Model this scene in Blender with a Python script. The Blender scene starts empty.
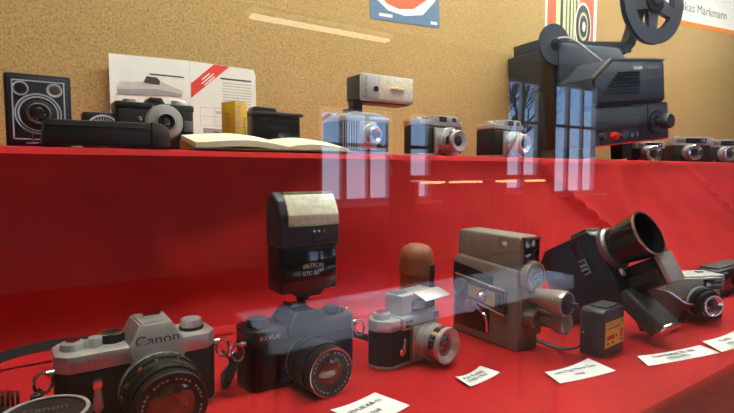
import bpy, bmesh, math, random
from mathutils import Vector, Matrix
random.seed(7)
C = bpy.context.scene.collection
PI = math.pi
EYE = 1.30                      # eye height of the photographer
S = 1.333                       # top of the upper shelf's red cloth
T = 1.060                       # top of the lower table's red cloth
GLASS_Y = 0.235
WALL_Y = 1.13
R = math.radians

# ------------------------------------------------------------------ materials
MATS = {}
def mat(name, col, rough=.5, metal=0., bump=0., scale=200., var=0., coat=0., spec=.5, detail=4):
    if name in MATS: return MATS[name]
    m = bpy.data.materials.new(name); m.use_nodes = True
    nt = m.node_tree; b = nt.nodes['Principled BSDF']
    b.inputs['Base Color'].default_value = (*col, 1)
    b.inputs['Roughness'].default_value = rough
    b.inputs['Metallic'].default_value = metal
    b.inputs['Specular IOR Level'].default_value = spec
    if coat: b.inputs['Coat Weight'].default_value = coat; b.inputs['Coat Roughness'].default_value = .05
    tc = nt.nodes.new('ShaderNodeTexCoord')
    nz = nt.nodes.new('ShaderNodeTexNoise'); nz.inputs['Scale'].default_value = scale; nz.inputs['Detail'].default_value = detail
    nt.links.new(tc.outputs['Object'], nz.inputs['Vector'])
    if var:
        r = nt.nodes.new('ShaderNodeValToRGB')
        r.color_ramp.elements[0].position = .3; r.color_ramp.elements[1].position = .7
        r.color_ramp.elements[0].color = (*[c*(1-var) for c in col], 1)
        r.color_ramp.elements[1].color = (*[min(1, c*(1+var)) for c in col], 1)
        nt.links.new(nz.outputs['Fac'], r.inputs['Fac']); nt.links.new(r.outputs['Color'], b.inputs['Base Color'])
    if bump:
        bp = nt.nodes.new('ShaderNodeBump'); bp.inputs['Strength'].default_value = bump; bp.inputs['Distance'].default_value = .001
        nt.links.new(nz.outputs['Fac'], bp.inputs['Height']); nt.links.new(bp.outputs['Normal'], b.inputs['Normal'])
    MATS[name] = m
    return m

def emis(name, col, strength):
    m = bpy.data.materials.new(name); m.use_nodes = True
    nt = m.node_tree; nt.nodes.clear()
    o = nt.nodes.new('ShaderNodeOutputMaterial'); e = nt.nodes.new('ShaderNodeEmission')
    e.inputs['Color'].default_value = (*col, 1); e.inputs['Strength'].default_value = strength
    nt.links.new(e.outputs[0], o.inputs['Surface']); MATS[name] = m
    return m

def glass_mat(name, f0=.066, tint=(1, 1, 1)):
    """clear glazing: transparent with a mirror reflection that grows towards grazing angles"""
    m = bpy.data.materials.new(name); m.use_nodes = True
    nt = m.node_tree; nt.nodes.clear(); N = nt.nodes.new
    o = N('ShaderNodeOutputMaterial'); t = N('ShaderNodeBsdfTransparent'); g = N('ShaderNodeBsdfGlossy'); mx = N('ShaderNodeMixShader')
    lw = N('ShaderNodeLayerWeight'); lw.inputs['Blend'].default_value = .5
    p = N('ShaderNodeMath'); p.operation = 'POWER'; p.inputs[1].default_value = 5
    ma = N('ShaderNodeMath'); ma.operation = 'MULTIPLY_ADD'; ma.inputs[1].default_value = 1-f0; ma.inputs[2].default_value = f0
    t.inputs['Color'].default_value = (*tint, 1); g.inputs['Roughness'].default_value = 0.0
    nt.links.new(lw.outputs['Facing'], p.inputs[0]); nt.links.new(p.outputs[0], ma.inputs[0]); nt.links.new(ma.outputs[0], mx.inputs[0])
    nt.links.new(t.outputs[0], mx.inputs[1]); nt.links.new(g.outputs[0], mx.inputs[2]); nt.links.new(mx.outputs[0], o.inputs['Surface'])
    MATS[name] = m
    return m

def cork_mat():
    m = bpy.data.materials.new('cork'); m.use_nodes = True; nt = m.node_tree; b = nt.nodes['Principled BSDF']; N = nt.nodes.new
    tc = N('ShaderNodeTexCoord')
    n1 = N('ShaderNodeTexNoise'); n1.inputs['Scale'].default_value = 230; n1.inputs['Detail'].default_value = 5; n1.inputs['Roughness'].default_value = .75
    v = N('ShaderNodeTexVoronoi'); v.inputs['Scale'].default_value = 260
    n2 = N('ShaderNodeTexNoise'); n2.inputs['Scale'].default_value = 2.2; n2.inputs['Detail'].default_value = 3
    for x in (n1, v, n2): nt.links.new(tc.outputs['Object'], x.inputs['Vector'])
    r1 = N('ShaderNodeValToRGB'); cr = r1.color_ramp
    cr.elements[0].position = .33; cr.elements[0].color = (.24, .145, .055, 1)
    cr.elements[1].position = .62; cr.elements[1].color = (.57, .395, .165, 1)
    e = cr.elements.new(.46); e.color = (.45, .29, .108, 1)
    mx = N('ShaderNodeMix'); mx.data_type = 'RGBA'; mx.blend_type = 'MULTIPLY'; mx.inputs['Factor'].default_value = .45
    bw = N('ShaderNodeRGBToBW')
    nt.links.new(n1.outputs['Fac'], r1.inputs['Fac'])
    nt.links.new(v.outputs['Color'], bw.inputs[0])
    r3 = N('ShaderNodeValToRGB'); r3.color_ramp.elements[0].color = (.55, .48, .4, 1); r3.color_ramp.elements[1].color = (1, 1, 1, 1); r3.color_ramp.elements[1].position = .6
    nt.links.new(bw.outputs[0], r3.inputs['Fac'])
    nt.links.new(r1.outputs['Color'], mx.inputs['A']); nt.links.new(r3.outputs['Color'], mx.inputs['B'])
    mx2 = N('ShaderNodeMix'); mx2.data_type = 'RGBA'; mx2.blend_type = 'MULTIPLY'; mx2.inputs['Factor'].default_value = .3
    r2 = N('ShaderNodeValToRGB'); r2.color_ramp.elements[0].color = (.8, .75, .65, 1); r2.color_ramp.elements[0].position = .35; r2.color_ramp.elements[1].position = .65
    nt.links.new(n2.outputs['Fac'], r2.inputs['Fac'])
    nt.links.new(mx.outputs['Result'], mx2.inputs['A']); nt.links.new(r2.outputs['Color'], mx2.inputs['B'])
    nt.links.new(mx2.outputs['Result'], b.inputs['Base Color']); b.inputs['Roughness'].default_value = .9
    bp = N('ShaderNodeBump'); bp.inputs['Strength'].default_value = .5; bp.inputs['Distance'].default_value = .002
    nt.links.new(n1.outputs['Fac'], bp.inputs['Height']); nt.links.new(bp.outputs['Normal'], b.inputs['Normal'])
    MATS['cork'] = m
    return m

def cloth_mat():
    m = bpy.data.materials.new('red_cloth'); m.use_nodes = True; nt = m.node_tree; b = nt.nodes['Principled BSDF']; N = nt.nodes.new
    tc = N('ShaderNodeTexCoord')
    n1 = N('ShaderNodeTexNoise'); n1.inputs['Scale'].default_value = 9; n1.inputs['Detail'].default_value = 6
    r = N('ShaderNodeValToRGB'); r.color_ramp.elements[0].position = .3; r.color_ramp.elements[1].position = .7
    r.color_ramp.elements[0].color = (.375, .006, .010, 1); r.color_ramp.elements[1].color = (.475, .011, .012, 1)
    n2 = N('ShaderNodeTexNoise'); n2.inputs['Scale'].default_value = 900; n2.inputs['Detail'].default_value = 2
    for x in (n1, n2): nt.links.new(tc.outputs['Object'], x.inputs['Vector'])
    nt.links.new(n1.outputs['Fac'], r.inputs['Fac']); nt.links.new(r.outputs['Color'], b.inputs['Base Color'])
    bp = N('ShaderNodeBump'); bp.inputs['Strength'].default_value = .25; bp.inputs['Distance'].default_value = .001
    nt.links.new(n2.outputs['Fac'], bp.inputs['Height']); nt.links.new(bp.outputs['Normal'], b.inputs['Normal'])
    b.inputs['Roughness'].default_value = .85; b.inputs['Sheen Weight'].default_value = .04; b.inputs['Sheen Tint'].default_value = (1, .3, .3, 1)
    b.inputs['Specular IOR Level'].default_value = .2
    MATS['red_cloth'] = m
    return m

cork_mat(); cloth_mat()
glass_mat('case_glass', .066); glass_mat('window_glass', .04)
mat('leather', (.010, .009, .010), .5, 0, .4, 900, .3, 0, .35)
mat('black', (.011, .010, .011), .36, 0, .08, 500, .15)
mat('black_gloss', (.008, .008, .010), .12, 0, 0, 300, 0, .5)
mat('black_metal', (.02, .02, .022), .35, .4, .05, 400, .15)
mat('dark_grey', (.035, .036, .042), .45, 0, .12, 600, .12)
mat('projector_body', (.025, .034, .053), .5, 0, .2, 900, .12)
mat('projector_panel', (.044, .058, .084), .42, 0, .1, 900, .1)
mat('silver', (.70, .70, .71), .30, .6, .05, 700, .06)
mat('satin', (.55, .545, .535), .34, .6, .05, 900, .05)
mat('silver_paint', (.55, .54, .53), .45, .3, .05, 700, .05)
mat('chrome', (.82, .82, .83), .12, 1, 0, 300, .03)
mat('grey_metal', (.30, .30, .31), .35, .9, .05, 400, .08)
mat('cine_grey', (.24, .22, .185), .5, .15, .7, 2200, .3)
mat('cine_trim', (.46, .43, .39), .33, .7, .1, 500, .1)
mat('white', (.82, .82, .80), .5, 0, .03, 60, .03)
mat('card', (.80, .83, .82), .7, 0, .05, 90, .02)
mat('paper', (.80, .82, .76), .7, 0, .05, 60, .03)
mat('cream_paper', (.74, .71, .54), .7, 0, .05, 60, .05)
mat('ink', (.04, .04, .045), .7, 0, 0, 60, .1)
mat('grey_ink', (.32, .32, .32), .7, 0, 0, 60, .1)
mat('pale_ink', (.55, .54, .51), .7, 0, 0, 60, .1)
mat('red_print', (.72, .05, .03), .6, 0, 0, 60, .05)
mat('orange_print', (.78, .12, .04), .6, 0, .05, 60, .08)
mat('orange_paper', (.90, .25, .03), .6, 0, .05, 60, .05)
mat('blue_print', (.10, .18, .30), .6, 0, .05, 60, .1)
mat('green_print', (.58, .62, .36), .6, 0, 0, 60, .1)
mat('yellow', (.62, .36, .012), .5, 0, .05, 100, .06)
mat('yellow_label', (.85, .45, .04), .5, 0, 0, 100, .05)
mat('dark_yellow', (.40, .22, .02), .5, 0, 0, 100, .05)
mat('brown_leather', (.30, .085, .035), .5, 0, .4, 500, .25)
mat('dark_brown', (.030, .014, .010), .35, 0, .3, 500, .3)
mat('orange_dot', (.90, .20, .03), .5, 0, 0, 100, .03)
mat('red_knob', (.65, .02, .015), .35, 0, 0, 100, .05)
mat('blue_face', (.020, .028, .042), .3, 0, .05, 300, .1)
mat('pale_line', (.66, .74, .84), .4, .2, 0, 300, .03)
mat('lens_glass', (.015, .010, .022), .04, 0, 0, 100, 0, 1.0, 1.0)
mat('amber_glass', (.10, .04, .015), .05, 0, 0, 100, .3, 1.0, 1.0)
mat('window_dark', (.01, .012, .018), .06, 0, 0, 100, 0, 1.0, 1.0)
mat('flash_lens', (.84, .81, .64), .2, .05, .15, 160, .12, .6)
mat('flash_body', (.030, .034, .045), .4, 0, .08, 500, .1)
mat('gold', (.65, .50, .26), .25, .9, .1, 400, .1)
mat('strap', (.016, .013, .012), .6, 0, .4, 700, .3)
mat('cord_grey', (.40, .40, .40), .5, 0, .05, 200, .1)
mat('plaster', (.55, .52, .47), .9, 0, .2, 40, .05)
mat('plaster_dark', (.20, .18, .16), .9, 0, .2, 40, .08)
mat('ceiling_paint', (.60, .57, .52), .9, 0, .1, 40, .04)
mat('floor_wood', (.16, .085, .045), .5, 0, .2, 14, .35)
mat('wood', (.20, .10, .05), .5, 0, .2, 14, .3)
mat('white_paint', (.80, .80, .80), .45, 0, .05, 80, .02)
mat('blue_white', (.66, .75, .92), .12, 0, .05, 80, .03)
mat('bark', (.05, .04, .035), .9, 0, .5, 30, .3)
mat('amber_bottle', (.25, .10, .03), .1, 0, 0, 30, .2, .5)
emis('tube_light', (1.0, .93, .80), 4.0)
emis('table_fill_light', (.80, .89, 1.0), 175.0)
emis('case_fill_light', (.96, 1.0, .88), 70.0)
emis('far_tube_light', (1.0, .86, .66), 3.5)
emis('strip_light', (1.0, .68, .30), 8.0)

# ------------------------------------------------------------------ mesh helpers
def NB(): return bmesh.new()
def box(bm, cx, cy, cz, sx, sy, sz, bev=0., seg=2, M=None):
    old = set(bm.verts)
    vs = bmesh.ops.create_cube(bm, size=1)['verts']
    for v in vs: v.co = Vector((v.co.x*sx, v.co.y*sy, v.co.z*sz))
    if bev:
        es = list({e for v in vs for e in v.link_edges})
        bmesh.ops.bevel(bm, geom=es, offset=min(bev, min(sx, sy, sz)*.49), segments=seg, profile=.5, affect='EDGES')
    for v in [v for v in bm.verts if v not in old]:
        v.co = v.co + Vector((cx, cy, cz))
        if M: v.co = M @ v.co
    return bm
def prism(bm, pts, a0, a1, axis='y', bev=0., seg=2):
    """polygon pts extruded from a0 to a1; axis 'y': pts are (x,z); 'x': (y,z); 'z': (x,y)"""
    def P(p, a):
        if axis == 'y': return (p[0], a, p[1])
        if axis == 'x': return (a, p[0], p[1])
        return (p[0], p[1], a)
    v0 = [bm.verts.new(P(p, a0)) for p in pts]; v1 = [bm.verts.new(P(p, a1)) for p in pts]; n = len(pts); fs = []
    fs.append(bm.faces.new(v0)); fs.append(bm.faces.new(v1[::-1]))
    for i in range(n): fs.append(bm.faces.new((v0[i], v1[i], v1[(i+1) % n], v0[(i+1) % n])))
    bmesh.ops.recalc_face_normals(bm, faces=fs)
    if bev:
        es = list({e for f in fs for e in f.edges})
        bmesh.ops.bevel(bm, geom=es, offset=bev, segments=seg, profile=.5, affect='EDGES')
    return bm
def lathe(bm, prof, o=(0, 0, 0), axis=(0, -1, 0), seg=40, knurl=None):
    """prof: (radius, t) along axis from o"""
    z = Vector(axis).normalized(); x = z.orthogonal().normalized(); y = z.cross(x); o = Vector(o)
    rings = []
    for k, (r, t) in enumerate(prof):
        if r < 1e-6: rings.append([bm.verts.new(o+z*t)]); continue
        ring = []
        for i in range(seg):
            rr = r*(1-.05*(i % 2)) if knurl and k in knurl else r
            a = 2*PI*i/seg; ring.append(bm.verts.new(o+z*t+x*(rr*math.cos(a))+y*(rr*math.sin(a))))
        rings.append(ring)
    fs = []
    for A, B in zip(rings[:-1], rings[1:]):
        for i in range(seg):
            j = (i+1) % seg
            if len(A) == 1 and len(B) == 1: continue
            if len(A) == 1: fs.append(bm.faces.new((A[0], B[i], B[j])))
            elif len(B) == 1: fs.append(bm.faces.new((A[i], B[0], A[j])))
            else: fs.append(bm.faces.new((A[i], B[i], B[j], A[j])))
    if prof[0] == prof[-1]: bmesh.ops.remove_doubles(bm, verts=rings[0]+rings[-1], dist=1e-7); fs = [f for f in fs if f.is_valid]
    else:
        for rg in (rings[0], rings[-1]):
            if len(rg) > 2: fs.append(bm.faces.new(rg))
    bmesh.ops.recalc_face_normals(bm, faces=fs)
    return bm
def cyl(bm, p0, p1, r0, r1=None, seg=24):
    p0 = Vector(p0); p1 = Vector(p1); r1 = r0 if r1 is None else r1; L = (p1-p0).length
    b = min(r0, r1, L)*.08
    return lathe(bm, [(0, 0), (r0-b, 0), (r0, b), (r1, L-b), (r1-b, L), (0, L)], p0, p1-p0, seg)
def tube(bm, pts, r, seg=8, rings=None):
    pts = [Vector(p) for p in pts]; R_ = []
    up = Vector((0, 0, 1))
    for i, p in enumerate(pts):
        d = (pts[min(i+1, len(pts)-1)]-pts[max(i-1, 0)]).normalized()
        s = d.cross(up); s = s.normalized() if s.length > 1e-4 else Vector((1, 0, 0)); u = s.cross(d)
        rr = r[i] if isinstance(r, (list, tuple)) else r
        R_.append([bm.verts.new(p+s*(rr*math.cos(2*PI*k/seg))+u*(rr*math.sin(2*PI*k/seg))) for k in range(seg)])
    fs = []
    for A, B in zip(R_[:-1], R_[1:]):
        for k in range(seg): fs.append(bm.faces.new((A[k], A[(k+1) % seg], B[(k+1) % seg], B[k])))
    fs.append(bm.faces.new(R_[0])); fs.append(bm.faces.new(R_[-1]))
    bmesh.ops.recalc_face_normals(bm, faces=fs)
    return bm
def ribbon(bm, pts, w, t, side=(0, 0, 1)):
    """a strap: pts with width w along side and thickness t"""
    pts = [Vector(p) for p in pts]; sd = Vector(side).normalized(); R_ = []
    for i, p in enumerate(pts):
        d = (pts[min(i+1, len(pts)-1)]-pts[max(i-1, 0)]).normalized()
        n = d.cross(sd).normalized(); s = n.cross(d).normalized()
        R_.append([bm.verts.new(p+s*(a*w/2)+n*(b*t/2)) for a, b in ((-1, -1), (1, -1), (1, 1), (-1, 1))])
    fs = []
    for A, B in zip(R_[:-1], R_[1:]):
        for k in range(4): fs.append(bm.faces.new((A[k], A[(k+1) % 4], B[(k+1) % 4], B[k])))
    fs.append(bm.faces.new(R_[0])); fs.append(bm.faces.new(R_[-1]))
    bmesh.ops.recalc_face_normals(bm, faces=fs)
    return bm
def smooth_path(pts, n=6):
    P = [Vector(p) for p in pts]; out = []
    for i in range(len(P)-1):
        p0 = P[max(i-1, 0)]; p1 = P[i]; p2 = P[i+1]; p3 = P[min(i+2, len(P)-1)]
        for k in range(n):
            t = k/n
            out.append(.5*((2*p1)+(p2-p0)*t+(2*p0-5*p1+4*p2-p3)*t*t+(3*p1-p0-3*p2+p3)*t*t*t))
    out.append(P[-1]); return out

def obj(name, bm, m, parent=None, smooth=True, label=None):
    me = bpy.data.meshes.new(name); bm.to_mesh(me); bm.free()
    me.materials.append(MATS[m] if isinstance(m, str) else m)
    if smooth:
        me.shade_smooth(); me.set_sharp_from_angle(angle=R(35))
    o = bpy.data.objects.new(name, me); C.objects.link(o)
    if parent: o.parent = parent
    if label: o['label'] = label
    return o
def thing(name, label, cat, loc=(0, 0, 0), rz=0, group=None, rot=None):
    o = bpy.data.objects.new(name, None); C.objects.link(o); o.empty_display_size = .02
    o.location = loc; o.rotation_euler = rot if rot else (0, 0, R(rz)); o['label'] = label; o['category'] = cat
    if group: o['group'] = group
    return o
def tag(o, label, cat, group=None):
    o['label'] = label; o['category'] = cat
    if group: o['group'] = group
    return o
def struct(name, bm, m, smooth=False):
    o = obj(name, bm, m, None, smooth); o['kind'] = 'structure'; return o
def text(parent, name, s, size, loc, m, rot=(90, 0, 0), ext=.0001, align='CENTER', sx=1):
    cu = bpy.data.curves.new(name, 'FONT'); cu.body = s; cu.size = size; cu.extrude = ext; cu.align_x = align; cu.align_y = 'CENTER'; cu.resolution_u = 3
    o = bpy.data.objects.new(name, cu); C.objects.link(o); o.parent = parent
    o.location = loc; o.rotation_euler = [R(a) for a in rot]; o.scale.x = sx
    cu.materials.append(MATS[m])
    me = bpy.data.meshes.new_from_object(o, depsgraph=bpy.context.evaluated_depsgraph_get()); bpy.data.objects.remove(o); bpy.data.curves.remove(cu)
    o = bpy.data.objects.new(name, me); C.objects.link(o); o.parent = parent
    o.location = loc; o.rotation_euler = [R(a) for a in rot]; o.scale.x = sx
    if not me.materials: me.materials.append(MATS[m])
    return o
def B(name, par, m, c, s, bev=.001, seg=2, label=None):
    return obj(name, box(NB(), *c, *s, bev, seg), m, par, True, label)
def K(name, par, m, p0, p1, r0, r1=None, seg=28, label=None):
    return obj(name, cyl(NB(), p0, p1, r0, r1, seg), m, par, True, label)
def LT(name, par, m, prof, o=(0, 0, 0), axis=(0, -1, 0), seg=40, knurl=None, label=None):
    return obj(name, lathe(NB(), prof, o, axis, seg, knurl), m, par, True, label)

def lens(par, x, z, y0, steps, gr=None, glass='lens_glass', recess=.004):
    """stepped lens barrel towards -y. steps: (name, material, radius, length[, knurl]); glass in a hollow front"""
    y = y0; last = len(steps)-1; root = par; rl = steps[-1][2]; gr = gr or rl*.6
    for i, st in enumerate(steps):
        n, m, r, L = st[:4]; kn = len(st) > 4; b = min(.0006, L*.2)
        if i < last: prof = [(0, 0), (r-b, 0), (r, b), (r, L-b), (r-b, L), (0, L)]
        else: prof = [(0, 0), (r-b, 0), (r, b), (r, L-b), (r-b, L), (r*.88, L), (gr, L-recess), (0, L-recess)]
        pc = LT(n, par, m, prof, (x, y, z), (0, -1, 0), 56 if kn else 40, (2, 3) if kn else None)
        if i == 0: par = pc
        y -= L
    yg = y+recess
    LT('lens_glass', par, glass, [(gr*.98, 0), (gr*.8, .0011), (gr*.5, .0019), (gr*.2, .0023), (0, .0024)], (x, yg-.0002, z), (0, -1, 0), 32)
    return y
def knob(par, name, m, x, y, z, r, h, knurl=True):
    b = min(r, h)*.12
    LT(name, par, m, [(0, 0), (r, 0), (r, h-b), (r-b, h), (0, h)], (x, y, z), (0, 0, 1), 44, (1, 2) if knurl else None)

# ------------------------------------------------------------------ setting
struct('floor', box(NB(), 4.5, -3.0, -.05, 17, 8.4, .1), 'floor_wood')
struct('ceiling', box(NB(), 4.5, -3.0, 3.55, 17, 8.6, .1), 'ceiling_paint')
struct('wall_back', box(NB(), 4.5, WALL_Y+.0895, 1.75, 17, .1, 3.5), 'plaster')
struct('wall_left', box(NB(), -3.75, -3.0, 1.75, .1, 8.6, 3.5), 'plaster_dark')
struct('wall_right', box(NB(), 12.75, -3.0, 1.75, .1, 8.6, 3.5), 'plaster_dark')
WY = -6.15
wins = [(3.72, 5.10, .80, 2.25), (5.42, 5.95, .80, 2.25), (7.85, 8.90, .90, 3.10), (9.36, 10.97, .80, 3.15)]
bm = NB(); xs = -3.7
for (a, b_, z0, z1) in wins:
    box(bm, (xs+a)/2, WY, 1.75, a-xs, .2, 3.5); box(bm, (a+b_)/2, WY, z0/2, b_-a, .2, z0); box(bm, (a+b_)/2, WY, (z1+3.5)/2, b_-a, .2, 3.5-z1); xs = b_
box(bm, (xs+12.7)/2, WY, 1.75, 12.7-xs, .2, 3.5)
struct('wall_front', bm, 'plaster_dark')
for i, (a, b_, z0, z1) in enumerate(wins):
    w = bpy.data.objects.new('window_%d' % (i+1), None); C.objects.link(w); w['kind'] = 'structure'; w.location = ((a+b_)/2, WY, z0)
    W, H = b_-a, z1-z0
    f = NB()
    for sx in (-1, 1): box(f, sx*(W/2-.035), 0, H/2, .07, .1, H)
    for z in (.035, H-.035): box(f, 0, 0, z, W-.14, .1, .07)
    box(f, 0, 0, H*.62, W-.14, .08, .06)
    n = max(1, int(round(W/.5)))
    for k in range(1, n): box(f, -W/2+W*k/n, 0, H/2, .09 if k % 2 else .05, .08, H-.14)
    o = obj('window_frame', f, 'white_paint', w, False); o['kind'] = 'structure'
    g = NB(); box(g, 0, -.02, H/2, W-.1, .006, H-.1); o = obj('window_pane', g, 'window_glass', w, False); o['kind'] = 'structure'
    s = NB(); box(s, 0, .17, -.02, W+.1, .24, .04, .008); o = obj('window_sill', s, 'white_paint', w); o['kind'] = 'structure'

# bare trees outside the windows (seen mirrored in the glass)
def tree(x, y, h, seed, label):
    rnd = random.Random(seed); t = thing('bare_tree', label, 'tree', (x, y, -1.0), 0, 'bare trees outside the windows')
    bm = NB()
    def grow(p, d, L, r, lev):
        q = p+d*L; mid = (p+q)/2+Vector((rnd.uniform(-1, 1), rnd.uniform(-1, 1), 0))*L*.06
        tube(bm, [p, mid, q], [r, r*.85, r*.68], 6)
        if lev == 0: return
        for _ in range(3 if lev > 2 else 2):
            nd = (d+Vector((rnd.uniform(-1, 1), rnd.uniform(-.7, .7), rnd.uniform(-.25, .6)))*.75).normalized()
            grow(q, nd, L*rnd.uniform(.6, .8), r*.6, lev-1)
    grow(Vector((0, 0, 0)), Vector((0, 0, 1)), h, .13, 5)
    obj('trunk', bm, 'bark', t)
tree(4.9, -9.5, 1.7, 1, 'bare branching tree outside the narrow lower window')
tree(12.6, -10.5, 2.0, 5, 'bare branching tree outside the tall window furthest right')
tree(11.0, -9.8, 1.9, 9, 'bare branching tree outside the middle tall window')

# ceiling lamps: long linear fittings hung under the ceiling
def lamp(x, y, z, L, label, em='tube_light'):
    t = thing('ceiling_lamp', label, 'lamp', (x, y, z), 0, 'linear ceiling lamps')
    B('housing', t, 'white_paint', (0, 0, .05), (L+.06, .16, .06), .004)
    obj('diffuser', box(NB(), 0, 0, .005, L, .11, .03), em, t, False)
    for s in (-1, 1): K('suspension', t, 'grey_metal', (s*L*.35, 0, .07), (s*L*.35, 0, 3.50-z), .006, seg=8)
lamp(3.05, -4.73, 2.92, 1.80, 'long warm ceiling lamp hung near the windows', 'far_tube_light')
lamp(0.55, -1.30, 2.95, 1.60, 'long warm ceiling lamp above the left end of the display case')
lamp(2.75, -1.30, 2.95, 1.60, 'long warm ceiling lamp above the right end of the display case')

t = thing('case_fill_lamp', 'long unseen strip lamp added above the display to light it', 'lamp', (1.50, .56, 2.46))  # added lamp, out of view: main light for cork, shelf and table
B('housing', t, 'white_paint', (0, 0, .035), (3.4, .10, .05), .004)
for sx in (-1, 1): K('suspension', t, 'grey_metal', (sx*1.2, 0, .055), (sx*1.2, 0, 1.04), .005, seg=8)
obj('diffuser', box(NB(), 0, 0, 0, 3.34, .07, .02), 'case_fill_light', t, False)
t = thing('table_fill_lamp', 'shielded strip lamp added out of view to brighten the console table opposite', 'lamp', (1.56, -.47, 2.02))  # added unseen lamp: brightens the console's reflection, shield keeps spill off the case
obj('shield', prism(NB(), [(-.05, .05), (.09, .05), (.09, -.10), (.08, -.10), (.08, .04), (-.05, .04)], -.85, .85, 'x'), 'black_metal', t, False)
obj('diffuser', box(NB(), 0, .03, .02, 1.6, .09, .03), 'table_fill_light', t, False)
for sx in (-1, 1): K('suspension', t, 'grey_metal', (sx*.6, .02, .05), (sx*.6, .02, 1.48), .006, seg=8)
# white console table in the room, mirrored in the glass
t = thing('console_table', 'long pale blue-white console table standing in the room opposite the display', 'table', (1.56, -1.255, 0))
B('tabletop', t, 'blue_white', (0, 0, .714), (1.74, .32, .072), .004)
for sx in (-1, 1):
    for sy in (-1, 1): B('leg', t, 'grey_metal', (sx*.8, sy*.12, .339), (.04, .04, .676), .003)
# lit wooden rack
t = thing('lit_shelf_rack', 'dark wooden rack with warm strip lights and bottles across the room', 'shelf', (3.75, -3.0, 0))
bm = NB()
for z in (.03, .50, 1.24): box(bm, 0, 0, z, 1.9, .35, .04)
for x in (-.93, 0, .93): box(bm, x, 0, .63, .04, .35, 1.16)
obj('carcass', bm, 'wood', t, False)
for x0, x1 in ((-.84, -.58), (-.5, -.1), (.12, .40), (.56, .86)):
    obj('strip_light', box(NB(), (x0+x1)/2, .13, 1.20, x1-x0, .03, .02), 'strip_light', t, False)
for i in range(14):
    x = -.85+i*.128
    if abs(x) < .05: x += .06
    b0 = LT('bottle', None, 'amber_bottle', [(0, 0), (.03, 0), (.032, .14), (.012, .19), (.012, .25), (0, .25)], (3.75+x, -2.95, .5215), (0, 0, 1), 16)
    tag(b0, 'amber bottle in the lit wooden rack across the room', 'bottle', 'bottles in the lit rack')

# cork board on the wall
o = obj('cork_board', box(NB(), 1.6, WALL_Y+.0195, 1.75, 5.0, .039, 2.0), 'cork', None, False)
tag(o, 'large brown cork pinboard filling the wall behind the upper shelf', 'pinboard')

# shelf, table
t = thing('display_table', 'long display table hidden under the red cloth', 'table', (1.3, .70, 0))
B('tabletop', t, 'wood', (0, 0, T-.022), (3.8, .84, .03), .004)
for sx in (-1, 1):
    for sy in (-1, 1): B('leg', t, 'wood', (sx*1.82, sy*.36, (T-.037)/2), (.06, .06, T-.038), .004)
t = thing('shelf_board', 'raised shelf board under the red drape behind the table', 'shelf', (1.3, .945, T))
B('board', t, 'wood', (0, 0, S-T-.016), (3.8, .35, .024), .003)
for x in (-1.85, -.6, .6, 1.85): B('support', t, 'wood', (x, .1, (S-T-.028)/2), (.04, .14, S-T-.03), .003)

def yb(X):
    pts = [(-1, .81), (.1, .80), (.35, .765), (.6, .70), (.9, .63), (1.2, .57), (1.5, .54), (4, .54)]
    for (a, p), (b_, q) in zip(pts[:-1], pts[1:]):
        if X <= b_: k = (X-a)/(b_-a); return p+(q-p)*k
    return .54
def drape():
    from mathutils import noise
    bm = NB(); nx = 170; prof = 46; rows = []
    for i in range(nx+1):
        X = -.6+3.8*i/nx; base = yb(X); row = []
        path = [(1.127, S-.002), (1.0, S-.002), (.9, S-.002), (.80, S-.002), (.765, S-.002), (.752, S-.004), (.746, S-.012)]
        H = S-.012-T-.003
        for k in range(1, 33):
            u = k/32
            yy = .746-(.746-base)*(u**(1.6 if base < .746 else .75))
            zz = S-.012-H*u
            if u > .8:                       # soft foot
                w = (u-.8)/.2; yy -= .02*w*w
            path.append((yy, zz))
        path.append((base-.04, T+.0025)); path.append((base-.06, T+.0022))
        for j, (y, z) in enumerate(path):
            dy = 0
            if j > 6 and j < len(path)-1:
                u = min(1, (j-6)/32); env = math.sin(PI*min(1, u*1.0))**.7 if u < 1 else 0
                n1 = noise.noise(Vector((X*3.2, z*5, 0)))*.016+noise.noise(Vector((X*9, z*7+X*4, 3)))*.005
                fold = 0
                for (x0, s, ww, amp) in ((1.02, .9, .022, .010), (1.35, -.5, .03, .012), (1.75, .8, .025, .010), (1.9, -1.2, .02, .008), (.62, .25, .05, .006), (.1, .5, .05, .006), (2.3, .6, .03, .01)):
                    d = X-x0-s*(S-z); fold += amp*(1.9 if x0 > 1 else 1)*math.exp(-(d/(ww*.7))**2)
                dy = -(n1+fold)*env
            row.append(bm.verts.new((X, y+dy, z)))
        rows.append(row)
    fs = []
    for A, B_ in zip(rows[:-1], rows[1:]):
        for j in range(len(A)-1): fs.append(bm.faces.new((A[j], A[j+1], B_[j+1], B_[j])))
    bmesh.ops.recalc_face_normals(bm, faces=fs)
    o = obj('shelf_drape', bm, 'red_cloth'); 
    for p in o.data.polygons: p.use_smooth = True
    return tag(o, 'red cloth covering the upper shelf and hanging down to the table', 'cloth')
drape()
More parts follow.
